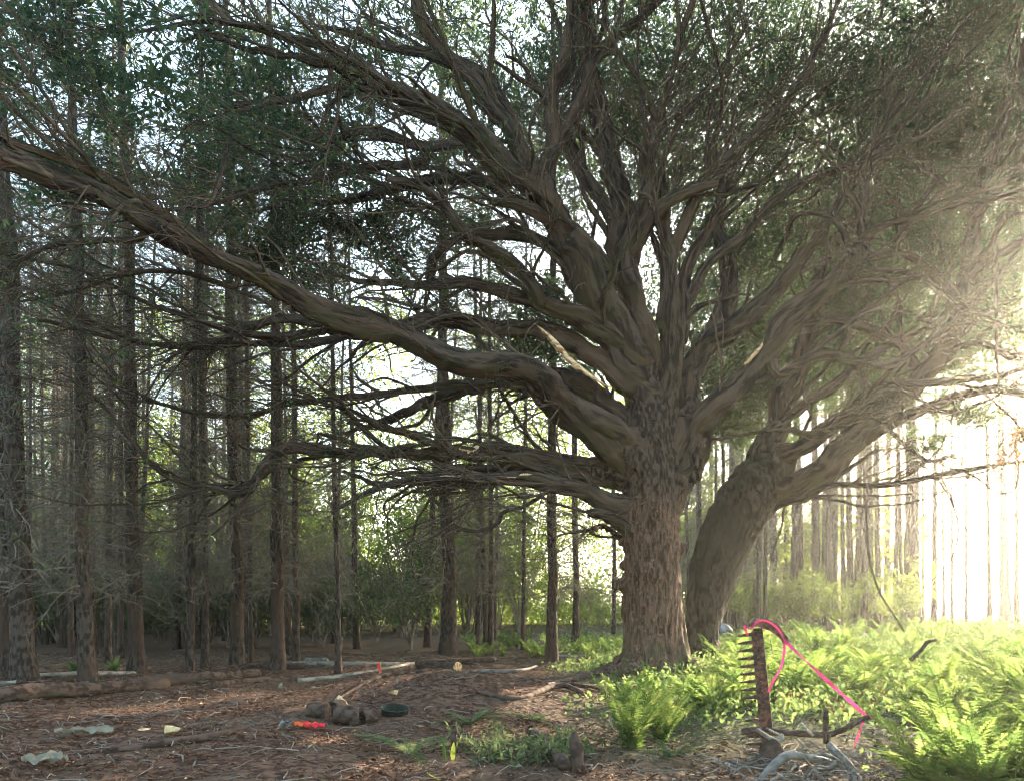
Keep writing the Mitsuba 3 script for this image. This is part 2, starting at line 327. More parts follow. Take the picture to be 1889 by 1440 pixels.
# limbs traced as (px, py, width px) with a depth at both ends
LIMBS = {
 'big_left': ([(1195, 880, 86), (1130, 812, 76), (1050, 748, 62), (985, 698, 54), (920, 668, 52), (850, 657, 50), (770, 640, 47), (690, 608, 45), (600, 570, 43), (520, 535, 41), (450, 502, 40), (380, 467, 41), (300, 425, 44), (200, 368, 42), (100, 328, 38), (0, 287, 36), (-130, 235, 30)], 15.6, 8.6),
 'big_left_twin': ([(400, 470, 26), (345, 432, 26), (290, 392, 24), (200, 338, 23), (130, 300, 22), (60, 272, 20), (0, 250, 18), (-110, 190, 16)], 10.9, 8.8),
 'long_low': ([(1185, 880, 60), (1100, 872, 46), (1000, 858, 40), (900, 842, 36), (800, 838, 34), (700, 836, 30), (620, 838, 27), (545, 832, 25), (505, 843, 23), (480, 876, 22), (452, 908, 20), (400, 903, 18), (340, 888, 17), (285, 860, 15), (240, 812, 13), (190, 745, 10), (130, 700, 7)], 15.6, 13.0),
 'reddish_low': ([(1180, 866, 40), (1070, 850, 25), (980, 833, 22), (905, 820, 19), (860, 836, 20), (800, 817, 17), (750, 797, 15), (705, 788, 13), (650, 757, 10), (590, 742, 8), (500, 690, 5)], 15.4, 13.8),
 'torn_low': ([(1185, 955, 62), (1120, 925, 50), (1060, 900, 42), (1010, 888, 38), (950, 884, 32), (880, 886, 25), (810, 886, 22), (745, 888, 18), (690, 905, 15), (650, 921, 12), (612, 947, 8)], 15.4, 13.6),
 'dark_low': ([(1180, 900, 60), (1100, 888, 44), (1000, 872, 36), (920, 866, 30), (840, 872, 24), (770, 882, 18), (700, 893, 13), (630, 870, 8)], 16.0, 16.5),
 'broken_stub': ([(1185, 985, 40), (1150, 966, 36), (1115, 952, 30), (1084, 945, 18)], 15.4, 14.9),
 'droop_twig': ([(1130, 968, 12), (1085, 977, 9), (1030, 986, 4)], 15.0, 14.7),
 'hook_low': ([(1020, 900, 11), (965, 935, 10), (930, 944, 11), (918, 965, 11), (882, 978, 11), (850, 976, 9), (832, 960, 7), (815, 935, 5), (780, 900, 3)], 15.0, 14.2),
 'behind_left': ([(1195, 830, 80), (1120, 762, 66), (1050, 716, 54), (970, 702, 44), (890, 712, 36), (810, 738, 28), (740, 765, 20), (690, 782, 13), (620, 800, 8)], 16.2, 17.5),
 'long_mid': ([(960, 703, 30), (880, 712, 24), (800, 716, 20), (700, 731, 17), (620, 738, 15), (540, 744, 13), (470, 765, 12), (410, 768, 11), (340, 758, 10), (280, 738, 8), (220, 705, 6), (150, 650, 4)], 16.6, 14.0),
 'dark_mid': ([(1185, 760, 80), (1120, 690, 60), (1060, 650, 50), (1000, 628, 42), (930, 612, 38), (860, 600, 34), (760, 612, 34), (680, 618, 34), (600, 608, 30), (535, 590, 24), (470, 600, 18), (400, 634, 15), (320, 640, 12), (200, 622, 9), (60, 590, 6)], 16.2, 13.0),
 'dark_mid_fork': ([(600, 608, 22), (520, 622, 20), (440, 612, 16), (360, 590, 14), (270, 560, 11), (150, 500, 8), (0, 470, 6)], 14.4, 12.0),
 'dark_mid_low': ([(640, 620, 16), (560, 635, 15), (470, 636, 12), (370, 640, 10), (260, 630, 8), (120, 570, 6)], 14.8, 13.0),
 'upper_left_lit': ([(1195, 730, 84), (1170, 655, 64), (1110, 602, 54), (1050, 575, 44), (1002, 556, 38), (982, 520, 30), (940, 482, 29), (890, 450, 27), (850, 430, 24), (830, 400, 21), (800, 366, 20), (750, 338, 20), (712, 323, 15)], 15.4, 13.2),
 'upper_left_dark': ([(1010, 562, 34), (920, 536, 30), (850, 525, 26), (780, 530, 20), (720, 524, 15), (640, 516, 10), (560, 480, 6)], 15.2, 14.8),
 'sweep_left': ([(1190, 720, 96), (1130, 600, 86), (1085, 520, 80), (1050, 445, 70), (1000, 372, 56), (930, 300, 48), (880, 250, 42), (830, 215, 38), (760, 180, 34), (690, 150, 29), (630, 122, 24), (560, 110, 17), (470, 90, 12), (360, 60, 8)], 15.6, 12.0),
 'sweep_left_low': ([(930, 330, 30), (870, 270, 28), (820, 235, 24), (780, 210, 22), (720, 180, 22), (640, 160, 18), (540, 180, 14), (430, 190, 9)], 14.6, 12.4),
 'rise_left': ([(1070, 470, 54), (1025, 395, 48), (985, 330, 42), (950, 262, 40), (912, 205, 36), (872, 145, 31), (825, 102, 28), (790, 60, 26), (768, 0, 24), (750, -90, 18)], 15.4, 13.4),
 'rise_left_back': ([(1000, 340, 40), (950, 250, 36), (920, 170, 34), (850, 115, 32), (770, 92, 22), (700, 84, 17), (600, 50, 11)], 16.0, 15.0),
 'inner_curl': ([(1120, 500, 40), (1060, 430, 34), (1000, 395, 30), (950, 378, 24), (905, 372, 16)], 14.9, 14.0),
 'dark_arch': ([(1090, 560, 44), (1030, 470, 34), (960, 435, 28), (890, 430, 22), (830, 450, 18), (800, 480, 20), (790, 520, 20)], 16.2, 15.8),
 'arch_back': ([(1050, 420, 36), (960, 370, 30), (880, 335, 30), (800, 330, 26), (740, 345, 22), (650, 370, 16), (540, 380, 11), (420, 400, 7)], 16.8, 16.5),
 'arch_back_top': ([(1000, 330, 30), (930, 285, 28), (860, 265, 26), (780, 275, 22), (690, 240, 18), (590, 260, 13), (480, 240, 9)], 16.8, 16.2),
 'central_red': ([(1205, 720, 84), (1180, 600, 70), (1152, 500, 58), (1160, 450, 48), (1186, 380, 36), (1205, 335, 32), (1192, 290, 28), (1203, 240, 24), (1225, 185, 18), (1240, 140, 16), (1262, 60, 16), (1285, -10, 14)], 15.2, 13.8),
 'central_right_bend': ([(1160, 470, 36), (1195, 410, 32), (1235, 372, 30), (1280, 352, 28), (1325, 338, 18)], 15.0, 14.2),
 'central_dark': ([(1180, 640, 70), (1135, 470, 62), (1142, 390, 56), (1122, 305, 52), (1112, 222, 46), (1095, 150, 42), (1082, 60, 36), (1070, -60, 30)], 16.0, 15.0),
 'twin_up': ([(1030, 420, 50), (1000, 330, 46), (1024, 250, 44), (1022, 170, 40), (1042, 100, 40), (1054, 30, 36), (1058, -80, 30)], 15.8, 14.6),
 'twin_up_right': ([(1020, 270, 36), (1070, 190, 34), (1095, 120, 30), (1140, 70, 24), (1200, 20, 18), (1260, -60, 14)], 15.4, 14.0),
 'cross_dark': ([(1140, 420, 40), (1090, 340, 34), (1060, 285, 30), (1040, 230, 24)], 15.5, 15.2),
 'dead_spike': ([(1206, 215, 16), (1192, 172, 14), (1162, 128, 11), (1135, 85, 8), (1120, 40, 6), (1118, -20, 5)], 14.2, 13.4),
 'right_column': ([(1222, 820, 90), (1240, 700, 62), (1252, 620, 52), (1230, 560, 50), (1240, 490, 40), (1226, 425, 30), (1230, 360, 26), (1222, 300, 20), (1250, 230, 14), (1320, 140, 10), (1380, 40, 7)], 15.2, 14.2),
 'right_column_back': ([(1255, 620, 40), (1262, 520, 34), (1290, 450, 26), (1330, 380, 20), (1345, 320, 16), (1400, 230, 12), (1460, 110, 8)], 15.6, 15.4),
 'right_dark_rise': ([(1245, 830, 74), (1268, 750, 54), (1278, 690, 50), (1295, 640, 50), (1328, 590, 48), (1340, 530, 42), (1332, 470, 38), (1322, 420, 28), (1335, 350, 20), (1310, 260, 14)], 16.0, 17.0),
 'right_diag': ([(1292, 645, 50), (1340, 605, 46), (1400, 562, 44), (1445, 515, 38), (1485, 465, 32), (1530, 400, 26), (1570, 330, 22), (1640, 230, 17), (1720, 120, 12), (1800, 20, 9)], 15.6, 14.2),
 'right_diag_upper': ([(1262, 560, 32), (1310, 485, 28), (1370, 435, 28), (1425, 375, 24), (1500, 330, 20), (1600, 300, 15), (1740, 240, 10)], 15.2, 14.6),
 'right_low': ([(1245, 905, 74), (1288, 850, 64), (1308, 785, 60), (1338, 732, 56), (1384, 692, 52), (1420, 650, 48), (1452, 610, 44), (1490, 578, 40), (1532, 540, 38), (1572, 500, 32), (1592, 460, 26), (1582, 400, 20), (1562, 350, 14), (1545, 300, 9)], 15.2, 13.6),
 'right_low_fork': ([(1420, 655, 40), (1440, 590, 34), (1500, 540, 30), (1545, 500, 26), (1610, 430, 20), (1700, 400, 16), (1800, 370, 12), (1900, 350, 9)], 14.8, 13.2),
 'right_snake': ([(1440, 690, 26), (1510, 655, 22), (1580, 664, 18), (1640, 670, 16), (1700, 640, 12), (1790, 560, 8)], 15.2, 15.5),
 'vine_arch': ([(1425, 485, 9), (1448, 440, 10), (1462, 402, 11), (1492, 391, 12), (1530, 400, 12), (1556, 425, 13), (1570, 470, 16)], 14.0, 13.8),
 'upper_right_red': ([(1235, 480, 34), (1290, 350, 30), (1345, 292, 28), (1392, 252, 26), (1440, 205, 22), (1480, 150, 20), (1500, 105, 18), (1530, 40, 14), (1560, -40, 10)], 15.2, 13.6),
 'moss_twig': ([(1320, 810, 8), (1370, 800, 9), (1415, 794, 10), (1455, 790, 10), (1500, 796, 9), (1560, 762, 8), (1620, 740, 6)], 15.6, 15.2),
 'hanging_left': ([(270, 25, 6), (212, 48, 8), (160, 92, 8), (120, 132, 5)], 11, 10.6),
 'hanging_mid': ([(428, 225, 6), (412, 300, 9), (398, 350, 9), (380, 382, 7), (330, 380, 4)], 11.5, 11.2),
 'hanging_pale': ([(628, 170, 6), (618, 230, 8), (600, 278, 6)], 12.2, 12.0),
 'far_left_low': ([(260, 440, 16), (180, 445, 15), (100, 455, 13), (40, 480, 11), (-40, 530, 8)], 11.5, 11.0),
 'left_fan': ([(430, 530, 14), (340, 500, 12), (240, 505, 10), (130, 540, 9), (20, 560, 6)], 12.2, 11.4),
 'left_fan_top': ([(780, 300, 24), (680, 310, 20), (590, 330, 16), (480, 350, 13), (360, 385, 9), (220, 390, 6)], 14.2, 12.4),
 'left_top_twig': ([(700, 160, 22), (600, 90, 18), (500, 60, 15), (380, 40, 11), (240, 60, 8), (100, 30, 6)], 13.5, 11.0),
}
def limb_arrays(spec, d0=None, n=None):
    rows, a, b = spec
    xy = np.array(rows, float)
    s = np.concatenate([[0], np.cumsum(np.linalg.norm(np.diff(xy[:, :2], axis=0), axis=1))])
    d = a + (b - a) * s / s[-1]
    pts = [[*at(x, y, dd), w / F * dd / 2] for (x, y, w), dd in zip(rows, d)]
    L = np.linalg.norm(np.diff(np.array(pts)[:, :3], axis=0), axis=1).sum()
    return spline(pts, n or max(8, int(L / .16)))

def rope(s, r, sides):
    """A heavy limb with twisting ridges."""
    n = len(s)
    P = s[:, :3] + (gnarl(r, s[:, :3], .5, 2.0) - s[:, :3]) * s[:, 3:4] * .6 * np.minimum(1, np.arange(n) / 6)[:, None]
    R = s[:, 3] * (1 + .05 * np.sin(np.arange(n) * .55 + r.random() * 6) + .035 * r.normal(size=n))
    t, a, b = (x[0] for x in frames(P[None]))
    th0 = math.atan2(b[n // 2, 1], a[n // 2, 1])       # the seam looks away to the back
    th = th0 + np.linspace(0, 2 * np.pi, sides + 1)
    q = np.arange(n)[:, None] * .13
    ph = r.random(6) * 6.28
    k = 1 + .13 * np.sin(2 * th + ph[0] + 1.1 * q) + .10 * np.sin(3 * th + ph[1] + .8 * q + np.sin(q)) + .075 * np.sin(5 * th + ph[2] - .9 * q) + .05 * np.sin(8 * th + ph[3] + 1.3 * q)
    V = P[:, None] + np.maximum(R, .006)[:, None, None] * k[..., None] * (np.cos(th)[None, :, None] * a[:, None] + np.sin(th)[None, :, None] * b[:, None])
    V = gnarl(r, V.reshape(-1, 3), float(np.clip(s[:, 3].mean() * .1, 0, .02)), 7.0)
    i, j = [x.ravel() for x in np.meshgrid(np.arange(n - 1), np.arange(sides), indexing='ij')]
    m = sides + 1
    f = np.vstack([np.stack([i * m + j, (i + 1) * m + j + 1, i * m + j + 1], 1), np.stack([i * m + j, (i + 1) * m + j, (i + 1) * m + j + 1], 1)])
    uv = np.stack(np.broadcast_arrays(th[None] - th0, q + r.random() * 50), -1).reshape(-1, 2)
    return V, f, uv

def limb_mesh(s, r, sides=12, wob=.05):
    n = len(s)
    P = s[:, :3] + (gnarl(r, s[:, :3], .55, 2.0) - s[:, :3]) * s[:, 3:4] * .6
    R = s[:, 3] * (1 + wob * np.cumsum(r.normal(size=n) * .5) / np.sqrt(np.arange(n) + 1) + wob * r.normal(size=n))
    V, f = tubes(P[None], np.maximum(R, .006)[None], sides, True)
    return gnarl(r, V, float(np.clip(s[:, 3].mean() * .13, 0, .026)), 6.0), f

def attach(specs, tree_x, d_trunk, y_min, x_tol, thin=.74):
    """Limb splines (x, y, z, radius), each rooted inside the trunk or inside the limb it springs from."""
    out, px_all, pts_all = {}, [], []
    for key, (rows, a, b) in specs.items():
        xy = np.array(rows, float)
        s = np.concatenate([[0], np.cumsum(np.linalg.norm(np.diff(xy[:, :2], axis=0), axis=1))])
        d = a + (b - a) * s / s[-1]
        rows = [(x, y, w * (thin if key != 'big_left' else .95)) for x, y, w in rows]
        pts = np.array([[*at(x, y, dd), w / F * dd / 2] for (x, y, w), dd in zip(rows, d)])
        x0, y0, w0 = rows[0]
        if abs(x0 - tree_x(y0)) < x_tol and y0 > y_min:
            pts[:, 1] += (d_trunk - pts[0, 1]) * np.linspace(1, 0, len(pts)) ** 2
            root = [*at(tree_x(y0 + 70) + .35 * (x0 - tree_x(y0)), y0 + 70, d_trunk), .9 * pts[0, 3]]
            pts = np.vstack([root, pts])
            trunk_born = True
        else:
            trunk_born = False
            if px_all:
                q = np.vstack(px_all); w = np.vstack(pts_all)
                j = np.argmin(np.hypot(q[:, 0] - x0, q[:, 1] - y0))
                if np.hypot(q[j, 0] - x0, q[j, 1] - y0) < 55:
                    par = w[j]
                    sh = par[1] - pts[0, 1]
                    dd = d + sh * np.linspace(1, 0, len(d)) ** 1.5
                    pts = np.array([[*at(x, y, e), ww / F * e / 2] for (x, y, ww), e in zip(rows, dd)])
                    root = par.copy(); root[3] = min(pts[0, 3] * 1.15, par[3] * .8)
                    pts[0, 3] = min(pts[0, 3], par[3])
                    if np.linalg.norm(pts[0, :3] - root[:3]) > .05:
                        pts = np.vstack([root, pts])
        L = np.linalg.norm(np.diff(pts[:, :3], axis=0), axis=1).sum()
        sp = spline(pts, max(8, int(L / .13)))
        px_all.append(np.stack([CX + sp[:, 0] / sp[:, 1] * F, HY - (sp[:, 2] - EYE) / sp[:, 1] * F], 1)); pts_all.append(sp)
        out[key] = (sp, trunk_born)
    return out

def head(sp, reach):
    s = np.concatenate([[0], np.cumsum(np.linalg.norm(np.diff(sp[:, :3], axis=0), axis=1))])
    k = s < reach
    h = sp[k][::2].copy()
    h[:, 3] *= np.where(s[k][::2] > reach * .6, 1 - .35 * (s[k][::2] / reach - .6) / .4, 1.0)
    return h

LIMB_LABEL = {'big_left': 'long bare limb descending from upper left into the trunk', 'torn_low': 'low limb with pale torn wood along its underside', 'long_low': 'long low limb ending in a drooping curve on the left',
              'broken_stub': 'short broken stub on the left of the trunk', 'moss_twig': 'thin mossy branch lit bright on top', 'vine_arch': 'thin pale arching branch', 'dead_spike': 'pale dead spike near the top'}
def build_limbs(tree, specs, ctr, seed, dens=4.0, sub=4.5, twig=2.6, up=.2):
    r = np.random.default_rng(seed)
    ends = []
    for key, (s, _) in specs.items():
        big = s[:, 3].max() > .06
        k = name(tree + '__limb')
        m = rope(s, r, 24 if s[:, 3].max() > .1 else 14 if big else 8)
        put(k, m[:2], 'bark', True, label=LIMB_LABEL.get(key), uv=m[2])
        s8 = spline(s, 14)
        P, R = s8[None, :, :3], s8[None, :, 3]
        L = np.linalg.norm(np.diff(s8[:, :3], axis=0), axis=1).sum()
        if s[:, 3].mean() > .045 and not key.startswith('big_left'):      # crooked branches of middling thickness
            nm = max(2, int(L * 1.35))
            M, RM = grow(r, P, R, nm, (1.4, 4.2), (.35, 1.0), .30, (0, 0, up), 14, .42, .25, ctr, .5, .012, tipr=.22)
            RM = np.minimum(RM, (.035 + .04 * r.random((nm, 1))) * np.linspace(1, .25, 14))
            for c_, r_ in zip(M, RM):
                m = rope(spline(np.concatenate([c_, r_[:, None]], 1), 26), r, 7)
                put(name(k + '__branch'), m[:2], 'bark', True, uv=m[2])
            P, R = np.concatenate([np.repeat(P, 2, 0), M]), np.concatenate([np.repeat(R, 2, 0), RM])
        n1 = max(2, int(L * dens))
        A, RA = grow(r, P, R, n1, (.6, 2.8) if big else (.3, 1.4), (.3, 1.1), .34, (0, 0, up), 9, .6, .22, ctr, .45, .008)
        RA = np.minimum(RA, (.014 + .026 * r.random((n1, 1)) ** 2) * np.linspace(1, .3, 9))
        B, RB = grow(r, A, RA, int(n1 * sub), (.35, 1.5), (.3, 1.1), .34, (0, 0, .15), 6, .6, .15, ctr, .3, .005)
        C, RC = grow(r, B, RB, int(n1 * sub * twig), (.15, .5), (.3, 1.0), .3, (0, 0, .1), 4, .7, .1, ctr, .2, .0035)
        put(k + '__twigs', join(tubes(A, RA, 6), tubes(B, RB, 4), tubes(C, RC, 3)), 'twig_bark', True, kind='stuff')
        ends.append(np.concatenate([C[:, -1], C[:, -1] - C[:, 0]], 1))
    return np.vstack(ends)
ctr = at(1205, 900, D0)
LIMBS = attach(LIMBS, lambda y: 1204.0, D0, 690, 75)
TR = spline([[*at(x, y, D0), w / F * D0 / 2] for x, y, w in ((1212, 1285, 118), (1209, 1245, 114), (1207, 1200, 110), (1203, 1100, 106), (1202, 1010, 102), (1203, 930, 102), (1204, 870, 104), (1203, 800, 96), (1198, 740, 76), (1192, 690, 50))], 26)
chains = [TR] + [head(sp, 2.0) for sp, born in LIMBS.values() if born]
rr = np.random.default_rng(12)
for i in range(9):   # roots
    a = i * .7 + rr.normal() * .15
    l = rr.uniform(.75, 1.15)
    b = TR[1, :3].copy()
    chains.append(np.array([[b[0] + .30 * math.cos(a), b[1] + .30 * math.sin(a), .75, .22], [b[0] + .55 * math.cos(a), b[1] + .55 * math.sin(a), .32, .2], [b[0] + l * math.cos(a), b[1] + l * math.sin(a), .12, .12], [b[0] + (l + .6) * math.cos(a + .2), b[1] + (l + .6) * math.sin(a + .2), .02, .06]]))
for px, py, dd, rad in ((1150, 1078, 0, .10), (1146, 1082, -.05, .09), (1155, 1040, 0, .12), (1205, 1062, -.50, .16), (1165, 985, -.1, .17), (1255, 1015, 0, .12), (1152, 1000, .1, .10)):   # burls
    c = at(px, py, D0 + dd)
    chains.append(np.array([[*c, rad], [*(c + [0, 0, .03]), rad]]))
V, f = fused(chains, (.3, 13.6, -.3), (5.4, 17.4, 8.6), .035, .10)
V, f = bark_relief(V, f, .045)
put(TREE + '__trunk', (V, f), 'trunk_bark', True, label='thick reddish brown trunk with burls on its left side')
ends = build_limbs(TREE, LIMBS, ctr, 21)

# torn pale wood, half shells lying on the limbs
def shell(tree, rows, d, arc, seed, label):
    s = limb_arrays((rows, *d), n=26) if d else spline(rows, 26)
    r = np.random.default_rng(seed)
    t, a, b = frames(s[None, :, :3])
    th = np.linspace(*arc, 7)
    R = s[:, 3] * (1 + .03 * r.normal(size=len(s)))
    edge = np.sin(np.linspace(0, np.pi, len(s))) ** .5
    tm = th.mean() + (th - th.mean())[None] * edge[:, None] * (1 + .10 * r.normal(size=(len(s), 1)))
    V = s[:, None, :3] + R[:, None, None] * (np.cos(tm)[..., None] * a[0][:, None] + np.sin(tm)[..., None] * b[0][:, None])
    W = s[:, None, :3] + (R * .8)[:, None, None] * (np.cos(tm)[..., None] * a[0][:, None] + np.sin(tm)[..., None] * b[0][:, None])
    n, m = len(s), 7
    def q(o, flip):
        i, j = [x.ravel() for x in np.meshgrid(np.arange(n - 1), np.arange(m - 1), indexing='ij')]
        f = np.vstack([np.stack([i * m + j, (i + 1) * m + j, (i + 1) * m + j + 1], 1), np.stack([i * m + j, (i + 1) * m + j + 1, i * m + j + 1], 1)]) + o
        return f[:, ::-1] if flip else f
    rim = np.concatenate([np.arange(n) * m, (n - 1) * m + np.arange(1, m), (np.arange(n - 1)[::-1]) * m + m - 1, np.arange(m - 1)[::-1][:-1]])
    rn = np.roll(rim, -1)
    side = np.vstack([np.stack([rim, rn, rn + n * m], 1), np.stack([rim, rn + n * m, rim + n * m], 1)])
    put(name(tree + '__torn_wood'), (np.vstack([V.reshape(-1, 3), W.reshape(-1, 3)]), np.vstack([q(0, False), q(n * m, True), side])), 'torn_wood', 50, label=label)
def shell_on(tree, sp, px0, px1, k, arc, seed, label):
    px = CX + sp[:, 0] / sp[:, 1] * F
    q = sp[(px > min(px0, px1)) & (px < max(px0, px1))].copy()
    q[:, 3] *= k
    shell(tree, q, None, arc, seed, label)
shell_on(TREE, LIMBS['torn_low'][0], 800, 1000, 1.18, (-2.9, -.1), 1, 'long pale strip of torn wood under the low limb')
shell_on(TREE, LIMBS['reddish_low'][0], 835, 905, 1.3, (-3.0, 1.2), 2, 'broken orange wood at a torn branch end')
shell(TREE, [(985, 600, 8), (1005, 618, 13), (1022, 634, 16), (1040, 655, 14), (1062, 676, 14), (1085, 692, 10), (1105, 706, 9), (1122, 718, 5)], (14.7, 14.9), (-3.6, .6), 3, 'pale strip of torn bark hanging beside the trunk fork')
shell_on(TREE, LIMBS['right_low'][0], 1385, 1425, 1.2, (-2.4, -.9), 4, 'orange wound on the right limb')

# ---------------------------------------------------------------- the leaning tree behind
LEAN = name('leaning_tree')
tag(LEAN, 'second big tree leaning right just behind the old brown trunk', 'tree')
D1 = 18.6
LEANS = {
 'a': ([(1385, 900, 92), (1412, 820, 66), (1440, 745, 52), (1468, 685, 44), (1490, 625, 38), (1492, 560, 28), (1530, 470, 20), (1600, 380, 14)], 18.6, 19.5),
 'b': ([(1400, 912, 90), (1460, 892, 74), (1530, 848, 64), (1600, 786, 62), (1660, 732, 60), (1705, 682, 56), (1758, 622, 50), (1780, 556, 44), (1790, 480, 40), (1808, 380, 36), (1840, 240, 32), (1880, 120, 28), (1930, 0, 24)], 18.4, 15.5),
 'c': ([(1415, 880, 54), (1470, 836, 44), (1515, 800, 40), (1560, 770, 38), (1600, 735, 34), (1645, 710, 28), (1700, 706, 24), (1745, 706, 24), (1800, 700, 20), (1850, 688, 15), (1930, 670, 10)], 18.3, 15.0),
 'd': ([(1590, 812, 34), (1650, 778, 32), (1710, 752, 30), (1780, 726, 26), (1840, 714, 23), (1890, 726, 20), (1960, 735, 14)], 17.6, 15.0),
 'e': ([(1440, 930, 30), (1490, 920, 20), (1515, 903, 17), (1545, 892, 15), (1600, 893, 14), (1700, 881, 15), (1780, 868, 13), (1840, 858, 11), (1920, 850, 8)], 18.2, 14.5),
 'f': ([(1530, 896, 10), (1560, 868, 11), (1588, 850, 9), (1612, 832, 6)], 17.5, 17.0),
 'g': ([(1745, 640, 18), (1722, 610, 14), (1690, 585, 10)], 16.0, 15.8),
 'h': ([(1735, 655, 18), (1790, 636, 15), (1830, 640, 14), (1868, 662, 12), (1920, 660, 8)], 16.0, 15.4),
 'i': ([(1430, 780, 30), (1500, 740, 26), (1560, 690, 24), (1620, 650, 20), (1700, 610, 14)], 18.8, 18.0),
 'j': ([(1700, 690, 30), (1660, 640, 24), (1600, 610, 20), (1540, 590, 20), (1480, 600, 16)], 17.0, 17.5),
 'k': ([(1780, 560, 24), (1720, 500, 20), (1660, 470, 16), (1600, 480, 12)], 16.4, 16.2),
 'l': ([(1785, 520, 30), (1840, 470, 24), (1900, 440, 18), (1980, 400, 12)], 16.2, 14.6),
 'm': ([(1800, 420, 26), (1740, 340, 20), (1680, 300, 14), (1620, 210, 9)], 15.8, 15.0),
 'n': ([(1640, 792, 12), (1680, 830, 11), (1720, 850, 9), (1750, 838, 7)], 17.2, 16.8),
 'o': ([(1800, 400, 24), (1860, 330, 20), (1920, 280, 15)], 15.7, 15.0),
}
LR = ((1296, 1245, 62), (1293, 1200, 60), (1296, 1150, 64), (1310, 1080, 84), (1332, 1010, 94), (1360, 950, 102), (1392, 900, 100), (1420, 866, 84), (1440, 845, 60))
LEANS = attach(LEANS, lambda y: float(np.interp(-y, [-1245, -1010, -950, -900, -845], [1296, 1332, 1360, 1392, 1440])), D1, 860, 80, .7)
LT = spline([[*at(x, y, D1), w / F * D1 / 2] for x, y, w in LR], 22)
chains = [LT] + [head(sp, 1.5) for sp, born in LEANS.values() if born]
for i in range(7):
    a = i * .9 + rr.normal() * .15
    b = LT[1, :3]
    chains.append(np.array([[b[0] + .2 * math.cos(a), b[1] + .2 * math.sin(a), .6, .17], [b[0] + .45 * math.cos(a), b[1] + .45 * math.sin(a), .2, .14], [b[0] + .9 * math.cos(a), b[1] + .9 * math.sin(a), .02, .07]]))
V, f = fused(chains, (2.9, 16.4, -.3), (9.2, 20.8, 7.4), .045, .07)
V, f = bark_relief(V, f, .03)
put(LEAN + '__trunk', (V, f), 'lean_bark', True, label='leaning dark trunk, green with moss at its foot')
ends2 = build_limbs(LEAN, LEANS, at(1400, 900, D1), 22, dens=3.4, up=.3)
shell_on(LEAN, LEANS['c'][0], 1735, 1835, 1.25, (-2.9, -.2), 5, 'orange torn wood on the right limb')

# hanging vines on the right
for rows, d in (([(1600, 893, 5), (1598, 960, 6), (1604, 1030, 6), (1622, 1090, 6), (1652, 1140, 5), (1668, 1165, 4)], 14.5), ([(1735, 876, 5), (1758, 925, 5), (1768, 980, 5), (1755, 1030, 5), (1725, 1065, 4), (1702, 1085, 3)], 15),
                ([(1447, 935, 8), (1442, 970, 7), (1430, 1000, 6), (1422, 1030, 4)], 18), ([(1275, 890, 6), (1268, 930, 7), (1262, 945, 7), (1255, 948, 5)], 15.2), ([(1838, 440, 8), (1836, 520, 8), (1838, 620, 8), (1842, 700, 8), (1838, 725, 7)], 14.5),
                ([(1240, 700, 3), (1236, 640, 3), (1240, 560, 3)], 14.6)):
    put(name('hanging_vine'), limb_mesh(limb_arrays(([(a, b, c * .6) for a, b, c in rows], d, d - .2), n=30), rng, 6, .12), 'twig_bark', True,
        {1600: 'thin dark vine curving down from the low right branch to the ferns', 1735: 'thin vine bowing right against the white glare', 1447: 'short vine hanging from the leaning trunk', 1275: 'short hooked vine hanging between the two trunks',
         1838: 'long straight vine hanging at the far right among high branches', 1240: 'hair thin vine hanging in front of the trunk fork'}[rows[0][0]], 'vine')

